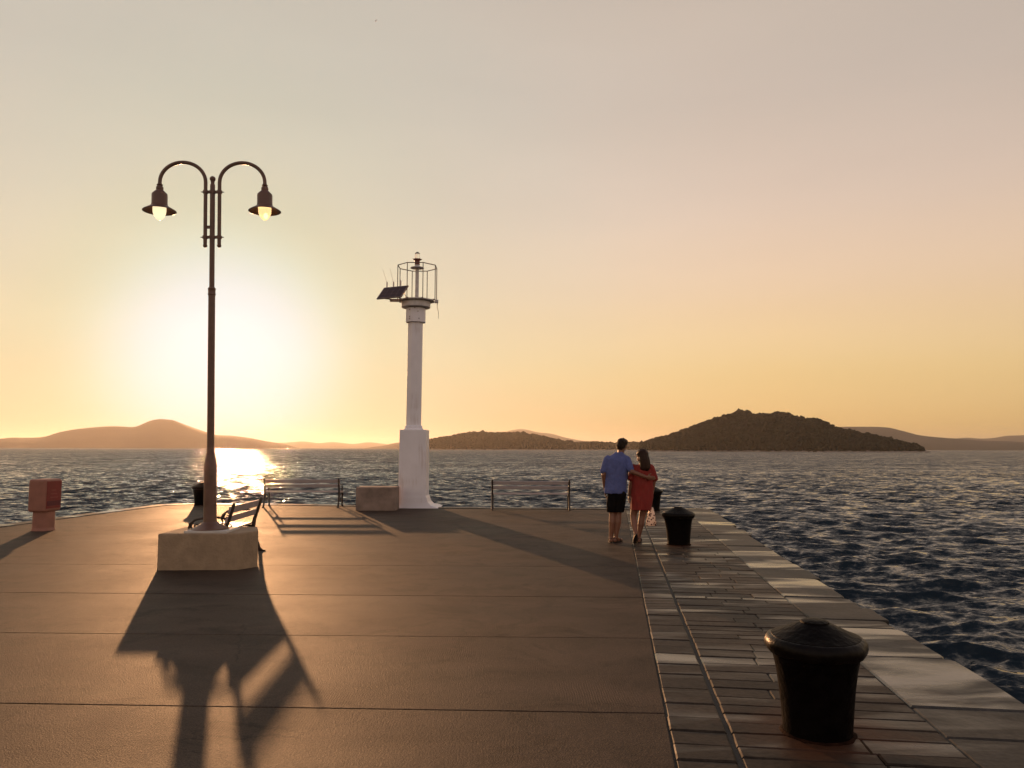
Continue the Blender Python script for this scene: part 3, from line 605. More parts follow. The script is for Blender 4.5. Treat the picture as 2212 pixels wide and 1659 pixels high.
mb = MB(); mb.lathe([(.035, zc + .03), (.034, zt - .3), (.033, zt - .085), (.026, zt - .075), (.024, zt - .055), (.027, zt - .045), (.027, zt - .03)], n=20); mb.build('upper_pole', M_lamp, lamp, True)
mb = MB(); mb.ell((0, 0, zt), (.04, .04, .04), n=20, m=14); mb.build('finial', M_lamp, lamp, True)
c2m = 1 / (6.0 * SC); zcr = lambda cy: zz(322.6 + cy / 6.0)     # lamp close-up units
M_glass, gN, gL, gB = mat('warm_lamp_glass'); gB.inputs['Base Color'].default_value = (.9, .72, .42, 1); gB.inputs['Roughness'].default_value = .3
gB.inputs['Transmission Weight'].default_value = .55; gB.inputs['Emission Color'].default_value = (1, .72, .38, 1); gB.inputs['Emission Strength'].default_value = .6
M_emis, gN, gL, gB = mat('emissive_lamp_glass'); gB.inputs['Base Color'].default_value = (1, .9, .7, 1); gB.inputs['Roughness'].default_value = .3; gB.inputs['Emission Color'].default_value = (1, .80, .48, 1); gB.inputs['Emission Strength'].default_value = 1.2  # left globe: opaque pale glass with its own emission
M_bulb, gN, gL, gB = mat('bulb'); gB.inputs['Emission Color'].default_value = (1, .7, .35, 1); gB.inputs['Emission Strength'].default_value = 3
M_white_in = simple('white_reflector', (.75, .6, .4), .5, var=.05)
for sgn in (-1, 1):
    ax = .095; xe = ax + .62
    mb = MB(); zs = zcr(430); pts = [(sgn * ax, 0, zcr(1225)), (sgn * ax, 0, zcr(900)), (sgn * ax, 0, zs)]
    rr = .31
    for k in range(1, 20):
        a = math.pi * k / 20; pts.append((sgn * (ax + rr - rr * math.cos(a)), 0, zs + .285 * math.sin(a)))
    pts += [(sgn * xe, 0, zs), (sgn * xe, 0, zcr(470))]
    mb.tube(pts, .0255, 14); arm = mb.build('arm', M_lamp, lamp, True)
    mb = MB(); mb.ell((sgn * ax, 0, zcr(1248)), (.03, .03, .03)); mb.build('arm_finial', M_lamp, arm, True)
    z = lambda cy: zcr(cy)
    mb = MB(); mb.lathe([(.024, z(480)), (.040, z(472)), (.042, z(464)), (.030, z(456)), (.026, z(440))], (sgn * xe, 0, 0), 20); mb.build('arm_collar', M_lamp, arm, True)
    w = 1.0
    mb = MB(); mb.lathe([(.03, z(478)), (.046, z(492)), (.05, z(515)), (.046, z(532)), (.055, z(540)), (.1, z(582)), (.104, z(600)), (.104, z(700)), (.11, z(735)), (.15, z(760)), (.215, z(797)), (.222, z(804)), (.216, z(806)), (.145, z(772)), (.10, z(752)), (.02, z(750))][::1], (sgn * xe, 0, 0), 32)
    hd = mb.build('lamp_shade', M_lamp, lamp, True)
    mb = MB(); mb.lathe([(.088, z(756)), (.088, z(800)), (.084, z(830)), (.071, z(864)), (.048, z(896)), (.021, z(917)), (.003, z(924))], (sgn * xe, 0, 0), 24)
    mb.build('lamp_glass', M_emis if sgn < 0 else M_glass, hd, True)
    if sgn > 0:
        mb = MB(); mb.ell((sgn * xe + .01, 0, z(860)), (.022, .022, .04)); mb.build('bulb', M_bulb, hd, True)
for cy in (555, 1140):
    mb = MB(); mb.box((0, 0, zcr(cy)), (.2, .03, .035)); mb.lathe([(.03, -.02), (.042, -.02), (.042, .02), (.03, .02)], (0, 0, zcr(cy)), 20)
    for sg in (-1, 1):
        mb.lathe([(.026, -.022), (.036, -.02), (.036, .02), (.026, .022)], (sg * .095, 0, zcr(cy)), 16)
        mb.tube([(sg * .12, 0, zcr(cy)), (sg * .14, 0, zcr(cy)), (sg * .16, 0, zcr(cy))], [.012, .008, .004], 8)
    mb.build('bracket', M_lamp, lamp)
mb = MB(); mb.box((-.05, 0, zcr(1010)), (.06, .025, .04)); mb.build('spacer', M_lamp, lamp)

# ------------------------------------------------------------ light beacon
M_white = simple('white_beacon_paint', (.86, .83, .88), .45, var=.05, nscale=2.5, bump=.06, bscale=25)
def rust_runs(m):
    N = m.node_tree.nodes; L = m.node_tree.links; b = N['Principled BSDF']; src = b.inputs['Base Color'].links[0].from_socket
    g = N.new('ShaderNodeNewGeometry'); mp = N.new('ShaderNodeMapping'); mp.inputs['Scale'].default_value = (16, 16, .9); L.new(g.outputs['Position'], mp.inputs[0])
    n = N.new('ShaderNodeTexNoise'); n.inputs['Scale'].default_value = 1; n.inputs['Detail'].default_value = 5; n.inputs['Roughness'].default_value = .65; L.new(mp.outputs[0], n.inputs[0])
    n2 = N.new('ShaderNodeTexNoise'); n2.inputs['Scale'].default_value = 1.6; L.new(g.outputs['Position'], n2.inputs[0])
    a = N.new('ShaderNodeMath'); a.operation = 'MULTIPLY'; L.new(n.outputs[0], a.inputs[0]); L.new(n2.outputs[0], a.inputs[1])
    mr = N.new('ShaderNodeMapRange'); L.new(a.outputs[0], mr.inputs[0]); mr.inputs['From Min'].default_value = .29; mr.inputs['From Max'].default_value = .42; mr.inputs['To Max'].default_value = .35
    mx = N.new('ShaderNodeMix'); mx.data_type = 'RGBA'; L.new(mr.outputs[0], mx.inputs['Factor']); L.new(src, mx.inputs['A']); mx.inputs['B'].default_value = (.38, .24, .17, 1)
    L.new(mx.outputs['Result'], b.inputs['Base Color'])
rust_runs(M_white)
M_whitem = simple('white_painted_steel', (.62, .58, .56), .45, var=.12, nscale=10)
M_dark = simple('dark_cage_steel', (.16, .10, .08), .5, var=.2)
M_redd = simple('dark_red_lantern_base', (.16, .03, .02), .45)
YB = G(893, 1098).y
s_b = FPX / YB
bc = empty('light_beacon', (xat(889.5, 1095, YB), YB + .4, 0), 'tall white harbour light beacon with solar panel and caged platform on quay end', 'beacon')
bx = bc.location.x; zb = lambda y, Y=None: W(893, y, (Y or YB + .4)).z
hw = (xat(919, 1050, YB) - xat(859.5, 1050, YB)) / 2
ztop = W(893, 928, YB).z
mb = MB(); q = hw
mb.add([(-q, -.38, -.02), (q, -.38, -.02), (q, .38, -.02), (-q, .38, -.02), (-q * .98, -.37, ztop), (q * .98, -.37, ztop), (q * .98, .37, ztop), (-q * .98, .37, ztop)], [(0, 1, 5, 4), (1, 2, 6, 5), (2, 3, 7, 6), (3, 0, 4, 7), (4, 5, 6, 7), (3, 2, 1, 0)])
mb.build('pedestal', M_white, bc, False, .018)
mb = MB()                                           # flared concrete skirt
for k, (dx, z_) in enumerate(((.36, -.01), (.30, .02), (.14, .07), (.06, .16), (.025, .28), (-.02, .36))): pass
prof = [(.36, -.01), (.30, .02), (.14, .07), (.06, .16), (.025, .28), (-.03, .36)]
vs = []; fs = []; n = 0
for dx, z_ in prof: vs += [(-q - dx * .1, -.38 - dx * .1, z_), (q + dx, -.38 - dx * .15, z_), (q + dx, .38 + dx, z_), (-q - dx * .4, .38 + dx, z_)]
for i in range(len(prof) - 1):
    for k in range(4): fs.append((i * 4 + k, i * 4 + (k + 1) % 4, i * 4 + 4 + (k + 1) % 4, i * 4 + 4 + k))
fs += [(3, 2, 1, 0), (20, 21, 22, 23)]
mb.add(vs, fs); mb.build('skirt', M_white, bc, False, .02)
xo = lambda px, y: xat(px, y, YB + .4) - bx       # offset of column axis (it leans a touch)
colx0 = xo(893.8, 925); colx1 = xo(898, 697)
zm0 = W(893, 928, YB + .4).z; z97 = zb(697); z68 = zb(668); 
def oct_seg(pairs, name, m, off=.5, n=8, smooth=False, par=bc):
    mb = MB(); vs = []; fs = []
    for (cx_, r, z_) in pairs:
        for k in range(n):
            a = 2 * math.pi * (k + off) / n; vs.append((cx_ + r * math.cos(a), r * math.sin(a), z_))
    for i in range(len(pairs) - 1):
        for k in range(n): fs.append((i * n + k, i * n + (k + 1) % n, (i + 1) * n + (k + 1) % n, (i + 1) * n + k))
    fs.append(tuple(reversed(range(n)))); fs.append(tuple((len(pairs) - 1) * n + k for k in range(n)))
    mb.add(vs, fs); return mb.build(name, m, par, smooth)
lx = lambda z_: colx0 + (colx1 - colx0) * (z_ - zm0) / (z97 - zm0)
oct_seg([(lx(zm0), .27, ztop - .01), (lx(zm0), .27, ztop + .03), (lx(zm0), .235, ztop + .06), (lx(zm0), .25, ztop + .08), (lx(zm0), .235, ztop + .11), (lx(zm0), .205, ztop + .13)], 'moulding', M_white)
oct_seg([(lx(ztop), .208, ztop + .1), (lx(z97), .207, z97 + .05)], 'column', M_white)
oct_seg([(lx(z97), .282, z97), (lx(z68), .278, z68 + .02)], 'collar', M_white)
z64, z51 = zb(665), zb(652)
cxt = lx(z64)
mb = MB(); mb.lathe([(.39, z64), (.4, z64 + .01), (.4, z51 - .02), (.385, z51)], (cxt, 0, 0), 32); mb.build('cap', M_whitem, bc, True)
for (ax_, az_) in ((-.14, z68 - .05), (.09, z68 - .1), (-.14, z97 + .13), (-.14, z97 + .07), (.12, z97 + .08), (0, z68 + .0)):
    mb = MB(); mb.ell((cxt + ax_, -.265, az_), (.014, .02, .014), n=8, m=6); mb.build('bolt', M_dark, bc, True)
zp0, zp1 = z51, zb(646.5)
mb = MB(); mb.lathe([(.5, zp0 + .005), (.52, zp0 + .01), (.52, zp0 + .035), (.5, zp0 + .04)], (cxt + .02, 0, 0), 8, .5); mb.box((cxt - .35, 0, zp0 + .02), (.75, .06, .04)); mb.box((cxt - .45, -.2, zp0 + .02), (.5, .05, .04)); mb.build('platform', M_whitem, bc)
zr = zb(576.5); Rc = .56; ccx = cxt + .03
for k in range(8):
    a = 2 * math.pi * (k + .5) / 8; x_, y_ = ccx + Rc * math.cos(a) * 1.0, Rc * math.sin(a)
    mb = MB(); mb.tube([(x_, y_, zp0 + .02), (x_, y_, zr)], .0115, 8); mb.build('cage_post', M_dark, bc)
mb = MB()
ring = [(ccx + Rc * math.cos(2 * math.pi * (k + .5) / 8), Rc * math.sin(2 * math.pi * (k + .5) / 8), zr) for k in range(9)]
for a, b in zip(ring, ring[1:]): mb.tube([a, b], .0125, 8)
mb.build('cage_rail', M_dark, bc)
mb = MB()
for k in range(8):
    a = 2 * math.pi * (k + .5) / 8; mb.tube([(cxt, 0, zp0 + .03), (ccx + Rc * math.cos(a), Rc * math.sin(a), zp0 + .03)], .016, 6)
mb.build('platform_bracket', M_dark, bc)
zq = zb(580)
mb = MB(); mb.lathe([(.062, zp0), (.052, zp0 + .06), (.05, zq - .06), (.05, zq)], (cxt + .02, 0, 0), 16); mb.build('mast', M_whitem, bc, True)
mb = MB(); mb.lathe([(.19, zb(579.5)), (.185, zb(578)), (.1, zb(576)), (.06, zb(573.5)), (.055, zb(571))], (cxt + .02, 0, 0), 24); mb.build('lantern_tray', M_whitem, bc, True)
mb = MB(); mb.lathe([(.072, zb(572)), (.07, zb(564)), (.085, zb(562)), (.12, zb(561)), (.12, zb(560)), (.06, zb(559.5))], (cxt + .02, 0, 0), 20)
for k in range(7):
    a = 2 * math.pi * k / 7; mb.tube([(cxt + .02 + .11 * math.cos(a), .11 * math.sin(a), zb(561)), (cxt + .02 + .14 * math.cos(a), .14 * math.sin(a), zb(559))], [.01, .003], 6)
mb.build('lantern_base', M_redd, bc)
M_lens, gN, gL, gB = mat('clear_lens'); gB.inputs['Base Color'].default_value = (1, .93, .85, 1); gB.inputs['Roughness'].default_value = .06; gB.inputs['Transmission Weight'].default_value = .95; gB.inputs['IOR'].default_value = 1.35
mb = MB(); prof = []
for k in range(12):
    y_ = 559.5 - k * 1.1; prof.append((.066 + (.005 if k % 2 else 0), zb(y_)))
prof += [(.055, zb(546.3)), (.035, zb(544.8)), (.004, zb(544))]
mb.lathe(prof, (cxt + .02, 0, 0), 20); mb.build('lantern_lens', M_lens, bc, True)
# solar panel, turned to the south
def crp(cx_, cy_): return ((1380 + cx_ / 5.184) / 1.736, (900 + cy_ / 5.184) / 1.736)
pbl = W(*crp(175, 1160), YB + .15) - bc.location
wv_ = Vector((.72, -.32, .0)); uv_ = Vector((.165, .22, .355)); nv_ = wv_.cross(uv_).normalized()
if nv_.y > 0: nv_ = -nv_
def prism4(a, w, u, n, t, inset_=0):
    w1, u1 = w.normalized() * inset_, u.normalized() * inset_
    c = [a + w1 + u1, a + w - w1 + u1, a + w - w1 + u - u1, a + w1 + u - u1]
    return [x for x in c] + [x + n * t for x in c]
F8 = [(0, 1, 2, 3), (4, 5, 6, 7), (0, 1, 5, 4), (1, 2, 6, 5), (2, 3, 7, 6), (3, 0, 4, 7)]
M_frame = simple('grey_panel_frame', (.3, .22, .2), .4, .6)
M_cell = simple('solar_cells', (.06, .03, .035), .3, .1, var=.1)
mb = MB(); mb.add(prism4(pbl, wv_, uv_, nv_, .035), F8); sp = mb.build('solar_panel', M_frame, bc)
for i in range(4):
    for j in range(3):
        w0 = wv_ * (.03 + .235 * i); u0 = uv_ * (.04 + .307 * j)
        mb = MB(); mb.add(prism4(pbl + w0 + u0 + nv_ * .036, wv_ * .235, uv_ * .307, nv_, .004, .006), F8); mb.build('solar_cell', M_cell, sp)
mb = MB(); mb.tube([pbl + wv_ * .8 + uv_ * .1, Vector((cxt - .3, -.1, zp0 + .02))], .02, 8); mb.tube([pbl + wv_ * .3 + uv_ * .05, Vector((cxt - .45, -.1, zp0 + .02))], .018, 8); mb.tube([pbl + wv_ * .75 + uv_ * .95, Vector((cxt - .25, .1, zp0 + .03))], .012, 8); mb.build('panel_bracket', M_whitem, bc)
M_pale = simple('pale_rod', (.75, .65, .6), .4)
for (x0, y0, x1, y1) in ((370, 850, 285, 560), (497, 840, 425, 550), (635, 820, 615, 650)):
    a = W(*crp(x0, y0), YB + .4) - bc.location; b = W(*crp(x1, y1), YB + .4) - bc.location
    mb = MB(); mb.tube([a, b], [.006, .003], 6); mb.lathe([(.02, -.1), (.02, .04), (.01, .05)], tuple(a), 8); mb.build('antenna', M_pale, bc)
mb = MB(); a = W(*crp(1345, 1215), YB + .4) - bc.location; b = W(*crp(1370, 1530), YB + .4) - bc.location
mb.tube([a, a.lerp(b, .3) + Vector((-.01, 0, 0)), a.lerp(b, .6) + Vector((.012, 0, 0)), b], [.012, .008, .008, .006], 6); mb.build('hanging_cable', M_dark, bc)
mb = MB(); mb.box((a.x - .02, 0, a.z + .03), (.1, .1, .09)); mb.build('junction_box', M_whitem, bc, False, .01)
mb = MB()                                      # climbing strip of bolts down the left side
mb.tube([(lx(ztop) - .2, -.02, ztop + .15), (lx(z97) - .2, -.02, z97)], .009, 6); mb.build('cable_conduit', M_dark, bc)

# ------------------------------------------------------------ stone block
YS = G(811, 1103).y
x0, x1 = xat(768, 1090, YS), xat(854, 1090, YS)
zt_ = W(811, 1052.5, YS).z
mb = MB(); mb.box((0, 0, zt_ / 2 - .01), (x1 - x0, .72, zt_ + .02)); sb = mb.build('stone_block', simple('rough_block_stone', (.27, .2, .165), .9, var=.3, nscale=4, bump=.9, bscale=22), None, False, .035, 3)
sb.location = ((x0 + x1) / 2, YS + .36, 0); tag(sb, 'squared brown stone block on the quay beside the white beacon', 'stone block')

# ------------------------------------------------------------ utility pedestal at the left
M_ped = simple('faded_pedestal_plastic', (.33, .14, .10), .6, var=.15)
M_red = simple('red_panel', (.22, .025, .025), .5, var=.12)
PD = G(92, 1148)
pd = empty('service_pedestal', (PD.x - .11, PD.y + .2, 0), 'squat service pedestal with rounded head and red side panel at left quay edge', 'pedestal', R(-6))
zh0, zh1 = W(95, 1100, PD.y + .1).z, W(95, 1036, PD.y + .1).z
mb = MB(); mb.loft([(0, 0, 0, .165, .19, 0, .5), (0, 0, .06, .15, .175, 0, .5), (0, 0, zh0 + .02, .145, .17, 0, .5)], 24); mb.build('pillar', M_ped, pd, False, 0)
mb = MB(); mb.box((0, 0, (zh0 + zh1) / 2 - .02), (.37, .46, zh1 - zh0 + .06)); hd = mb.build('head', M_ped, pd, False, .06, 4)
mb = MB(); hz = (zh1 - zh0); mb.box((.187, 0, (zh0 + zh1) / 2 - .005), (.012, .40, hz * .92)); mb.build('side_panel', M_red, pd, False, .004, 1)
mb = MB(); mb.box((.195, 0, zh0 + hz * .2), (.008, .38, hz * .16)); mb.build('panel_band', simple('dark_red_band', (.12, .012, .025), .5), pd, False, .002, 1)
M_pr = simple('faded_pink_print', (.27, .06, .055), .6)
for r_ in range(3):
    mb = MB(); mb.box((.1945, -.01 * r_, zh0 + hz * (.40 + .12 * r_)), (.003, .22 - .05 * r_, .022)); mb.build('faded_print_line', M_pr, pd)

# ------------------------------------------------------------ benches
M_slat = simple('white_bench_slat', (.42, .36, .36), .5, var=.08, nscale=8, bump=.1)
M_cast = simple('cast_iron_bench_frame', (.03, .02, .016), .45, var=.3, bump=.2)
def spiral(c, r0, r1, a0, a1, n=18):
    return [(c[0] + (r0 + (r1 - r0) * k / n) * math.cos(a0 + (a1 - a0) * k / n), c[1] + (r0 + (r1 - r0) * k / n) * math.sin(a0 + (a1 - a0) * k / n)) for k in range(n + 1)]
def make_bench(L_=2.0):
    # local: +y is the way one sits facing, x along the length
    t = empty('park_bench', (0, 0, 0), '', 'bench'); hl = L_ / 2
    def side(x, fr):
        mb = MB()
        P3 = lambda pts: [(x, p[0], p[1]) for p in pts]
        mb.tube(P3([(-.30, .0), (-.27, .03), (-.235, .14), (-.20, .27), (-.185, .36), (-.20, .47), (-.24, .62), (-.275, .76), (-.285, .79)]), [.026, .024, .024, .026, .028, .024, .022, .021, .016], 8)
        mb.box((x, -.30, .008), (.05, .09, .016))
        mb.tube(P3([(-.185, .36), (-.05, .375), (.1, .37), (.2, .38)]), .017, 8)
        mb.tube(P3([(.2, .38), (.225, .33), (.215, .22), (.20, .12), (.225, .03), (.25, 0)]), [.024, .025, .022, .021, .023, .025], 8)
        mb.box((x, .25, .008), (.05, .09, .016))
        # arm with scroll
        mb.tube(P3([(-.225, .585), (-.1, .605), (.05, .60), (.15, .575), (.205, .52), (.215, .46), (.19, .41), (.2, .38)]), [.012, .015, .016, .016, .016, .015, .013, .014], 8)
        mb.tube(P3(spiral((.135, .485), .062, .014, R(60), R(60 - 450), 22)), [.011] * 23, 6)
        mb.tube(P3(spiral((.0, .2), .1, .02, R(200), R(-170), 22)), [.01] * 23, 6)
        mb.build('end_frame', M_cast, t, True)
    side(-hl + .05, 0); side(hl - .05, 0)
    def slat(y, z, tilt, w):
        mb = MB(); mb.box((0, y, z), (L_ - .04, w, .026), Matrix.Rotation(tilt, 3, 'X')); mb.build('slat', M_slat, t, False, .006, 2)
    slat(-.235, .70, R(102), .095); slat(-.205, .575, R(102), .085)
    for k in range(4): slat(-.125 + k * .098, .405 + (.006 if k == 3 else 0), R(-3), .085)
    return t
bA = make_bench(); gb = 'white slatted park benches on the quay'
def place(o, p, rz, lab_, ): o.location = p; o.rotation_euler = (0, 0, rz); o['label'] = lab_; o['group'] = gb
YBn = G(1060, 1102).y; xl, xr = xat(1060, 1100, YBn), xat(1233.5, 1100, YBn)
place(bA, ((xl + xr) / 2, YBn + .3, 0), 0, 'white slatted park bench between the white beacon and the couple')
bA.scale.x = (xr - xl + .03) / 2.0
bB = copy_tree(bA); YBn = G(565, 1096).y; xl, xr = xat(565.5, 1090, YBn), xat(737 - 4, 1090, YBn)
place(bB, ((xl + xr) / 2, YBn + .3, 0), 0, 'white slatted park bench left of the stone block facing the sea'); bB.scale.x = (xr - xl + .03) / 2.0
bC = copy_tree(bA); fr = G(561, 1189)
place(bC, (fr.x - .30, fr.y - .72, 0), R(93), 'white slatted park bench seen end on behind the street lamp plinth')
bC.scale = (.74, 1.22, 1.05)

# ------------------------------------------------------------ couple
def skin_mat(name, c):
    m = simple(name, c, .45, var=.08, nscale=20); b = m.node_tree.nodes['Principled BSDF']; b.inputs['Subsurface Weight'].default_value = .15; b.inputs['Subsurface Scale'].default_value = .01; return m
M_skin = skin_mat('tanned_skin', (.22, .095, .055)); M_skin2 = skin_mat('tanned_skin_light', (.26, .115, .07))
def hair_mat(name, c):
    m, N, L, b = mat(name); b.inputs['Base Color'].default_value = (*c, 1); b.inputs['Roughness'].default_value = .5; b.inputs['Specular IOR Level'].default_value = .2
    tc = N.new('ShaderNodeTexCoord'); mp = N.new('ShaderNodeMapping'); mp.inputs['Scale'].default_value = (60, 60, 6); L.new(tc.outputs['Object'], mp.inputs[0])
    n = N.new('ShaderNodeTexNoise'); n.inputs['Scale'].default_value = 2; L.new(mp.outputs[0], n.inputs[0])
    bp = N.new('ShaderNodeBump'); bp.inputs['Strength'].default_value = .7; bp.inputs['Distance'].default_value = .01; L.new(n.outputs[0], bp.inputs['Height']); L.new(bp.outputs[0], b.inputs['Normal']); return m
M_hair1 = hair_mat('dark_brown_hair', (.014, .006, .003)); M_hair2 = hair_mat('brown_hair', (.032, .012, .006))
M_shirt = simple('blue_shirt_cotton', (.10, .125, .32), .85, var=.12, nscale=30, bump=.25, bscale=14)
M_short = simple('black_shorts_cotton', (.005, .004, .005), .9, spec=.1, var=.2, bump=.3, bscale=20)
M_dress = simple('red_dress_cotton', (.25, .022, .016), .85, var=.12, nscale=12, bump=.25, bscale=12)
M_sole = simple('dark_sandal_leather', (.025, .016, .012), .6)
def hand(mb, wrist, dirv, palmn, side, curl=.5, sc=1.0):
    d = Vector(dirv).normalized(); n = Vector(palmn).normalized(); n = (n - d * n.dot(d)).normalized(); w = d.cross(n) * side; wr = Vector(wrist)
    rot = Matrix((w, n, d)).transposed()
    mb.ell(wr + d * .048 * sc, (.04 * sc, .017 * sc, .052 * sc), rot, 14, 10)
    for k, (o, ln) in enumerate(((-.028, .060), (-.01, .074), (.009, .078), (.027, .070))):
        p = wr + d * .082 * sc + w * (-o) * sc; dd = d.copy(); r = .0092 * sc; ln *= sc
        for seg, fr_ in enumerate((.45, .32, .23)):
            dd = (dd + n * curl * (.35 + .35 * seg)).normalized(); q = p + dd * ln * fr_; mb.cap(p, q, r, r * .9, 8); p = q; r *= .9
    p = wr + d * .025 * sc + w * .034 * sc; dd = (d * .75 + w * .75 + n * .2).normalized(); q = p + dd * .036 * sc; mb.cap(p, q, .012 * sc, .0105 * sc, 8)
    dd = (dd + d * .8 + n * curl * .6).normalized(); mb.cap(q, q + dd * .028 * sc, .0105 * sc, .0085 * sc, 8)
def head(mb, c, yaw, tilt, nod, s=1.0):
    rot = (Matrix.Rotation(yaw, 3, 'Z') @ Matrix.Rotation(nod, 3, 'X') @ Matrix.Rotation(tilt, 3, 'Y')); c = Vector(c)
    T = lambda v: c + rot @ (Vector(v) * s)
    mb.ell(T((0, -.012, .02)), (.076 * s, .093 * s, .092 * s), rot); mb.ell(T((0, .025, -.045)), (.056 * s, .058 * s, .066 * s), rot)
    mb.cap(T((0, .088, .012)), T((0, .108, -.022)), .008 * s, .013 * s, 8)
    mb.ell(T((0, .083, -.056)), (.022 * s, .012 * s, .007 * s), rot); mb.ell(T((0, .078, -.07)), (.018 * s, .012 * s, .007 * s), rot)
    mb.ell(T((0, .074, -.095)), (.022 * s, .016 * s, .014 * s), rot); mb.cap(T((-.05, .07, .022)), T((.05, .07, .022)), .012 * s, .012 * s, 8)
    for sg in (-1, 1):
        mb.ell(T((sg * .078, -.004, -.01)), (.009 * s, .019 * s, .031 * s), rot @ Matrix.Rotation(sg * .3, 3, 'Z'))
        mb.ell(T((sg * .03, .078, .0)), (.013 * s, .009 * s, .008 * s), rot)
    return T, rot
def foot(mb, an, toe, w=.045):
    an = Vector(an); toe = Vector(toe); d = (toe - an); d.z = 0; d.normalize()
    heel = Vector((an.x, an.y, min(an.z - .05, .045 + max(0, an.z - .09)))) - d * .035
    mb.cap(heel, toe, .036, .026, 12); mb.cap(an, heel, .036, .034, 12); mb.cap(an + Vector((0, 0, -.01)), heel.lerp(toe, .55) + Vector((0, 0, .012)), .036, .032, 12)
def shoe(an, toe, par, m):
    an = Vector(an); toe = Vector(toe); d = toe - an; yaw = math.atan2(d.x, d.y); zh = max(0, an.z - .09)
    heel = Vector((an.x, an.y, zh)) - Vector((math.sin(yaw), math.cos(yaw), 0)) * .065; tp = Vector((toe.x, toe.y, .0)) + Vector((math.sin(yaw), math.cos(yaw), 0)) * .03
    mb = MB(); ax = (tp - heel); ln = ax.length; ax.normalize(); sd = Vector((math.cos(yaw), -math.sin(yaw), 0)); up = sd.cross(ax); up = up if up.z > 0 else -up
    n = 26; top = []; bot = []
    for k in range(n):
        a = 2 * math.pi * k / n; u = .5 - .5 * math.cos(a); s_ = math.sin(a); w = (.034 + .012 * u) * (1 if abs(s_) else 1)
        p = heel + ax * ln * u + sd * s_ * w; bot.append(p + up * .002); top.append(p + up * .022)
    mb.add(bot + top, [(i, (i + 1) % n, n + (i + 1) % n, n + i) for i in range(n)] + [tuple(range(n, 2 * n)), tuple(reversed(range(n)))])
    mb.tube([heel + ax * ln * .62 + sd * .042 + up * .02, heel + ax * ln * .62 + sd * .03 + up * .058, heel + ax * ln * .6 + up * .072, heel + ax * ln * .62 - sd * .03 + up * .058, heel + ax * ln * .62 - sd * .042 + up * .02], .008, 6)
    mb.tube([heel + ax * ln * .3 + sd * .036 + up * .02, heel + ax * ln * .16 + sd * .034 + up * .07, heel + ax * ln * .03 + up * .08, heel + ax * ln * .16 - sd * .034 + up * .07, heel + ax * ln * .3 - sd * .036 + up * .02], .006, 6)
    mb.build('sandal', m, par)
CP = G(1337, 1172)
man = empty('person', CP + Vector((-.03, 0, 0)), 'man in blue short sleeved shirt and black shorts with arm around the woman', 'person')
mb = MB()
HC = Vector((.105, .02, 1.655))
T, rot = head(mb, HC, R(-38), R(8), R(-10))
mb.cap((.055, -.01, 1.45), (.09, .0, 1.60), .06, .053)
mb.loft([(.0, .0, .86, .15, .10, 0), (-.005, .0, .95, .165, .108, 0), (0, 0, 1.08, .145, .098, 0), (.01, 0, 1.25, .17, .11, 0), (.015, 0, 1.38, .185, .108, 0), (.02, 0, 1.455, .15, .085, 0), (.03, 0, 1.5, .08, .065, 0)])
mb.cap((-.15, 0, 1.41), (-.225, -.02, 1.15), .044, .038); mb.cap((-.225, -.02, 1.15), (-.195, .05, .90), .040, .028)
hand(mb, (-.193, .055, .885), (.12, .12, -1), (.9, .1, .1), -1, .35)
mb.cap((.178, 0, 1.405), (.245, -.12, 1.21), .044, .040); mb.cap((.245, -.12, 1.21), (.475, -.175, 1.12), .042, .029)
hand(mb, (.485, -.175, 1.115), (1, .05, -.12), (.0, 1, .1), 1, .25)
# legs
mb.ell((0, 0, .88), (.16, .115, .11))
mb.cap((-.075, 0, .86), (-.075, .02, .50), .088, .057); mb.cap((-.075, .02, .50), (-.083, -.005, .34), .055, .058); mb.cap((-.083, -.005, .34), (-.108, -.01, .10), .056, .034)
mb.cap((.055, 0, .86), (.03, .03, .50), .088, .057); mb.cap((.03, .03, .5), (.018, .01, .34), .055, .058); mb.cap((.018, .01, .34), (-.022, .0, .10), .056, .034)
foot(mb, (-.108, -.01, .09), (-.10, .17, .035)); foot(mb, (-.022, 0, .09), (.085, .12, .035))
mb.fused('body', M_skin, man, .0065, 4)
fold = lambda amp, fx, fz: (lambda co: amp * mnoise.fractal(Vector((co.x * fx, co.y * fx, co.z * fz)), 1, 2, 3))
mb = MB(); mb.loft([(-.02, -.005, .835, .19, .135, 0), (-.02, -.005, .9, .19, .14, 0), (-.012, 0, 1.0, .188, .135, 0), (0, 0, 1.15, .19, .132, 0), (.006, 0, 1.3, .204, .135, 0), (.012, 0, 1.42, .202, .12, 0), (.025, 0, 1.47, .15, .1, 0), (.04, -.01, 1.515, .08, .075, 0), (.05, -.01, 1.54, .066, .066, 0)])
mb.cap((-.15, 0, 1.42), (-.222, -.012, 1.22), .069, .060); mb.cap((.178, 0, 1.415), (.232, -.09, 1.25), .069, .060)
mb.fused('shirt', M_shirt, man, .008, 2, fold(.013, 12, 6))
mb = MB(); mb.loft([(-.085, .005, .515, .096, .1, 0), (-.08, 0, .62, .1, .108, 0), (-.07, 0, .75, .105, .118, 0), (-.05, 0, .87, .11, .12, 0)]); mb.loft([(.03, .01, .515, .096, .1, 0), (.04, 0, .62, .1, .108, 0), (.05, 0, .75, .105, .118, 0), (.05, 0, .87, .11, .12, 0)]); mb.loft([(0, 0, .74, .15, .118, 0), (0, 0, .82, .168, .125, 0), (0, 0, .90, .165, .125, 0)])
mb.fused('shorts', M_short, man, .009, 2, fold(.008, 8, 6))
mb = MB(); mb.ell(T((0, -.022, .035)), (.088, .1, .092), rot); mb.ell(T((0, -.05, -.02)), (.078, .07, .075), rot); mb.ell(T((0, .03, .075)), (.07, .07, .05), rot)
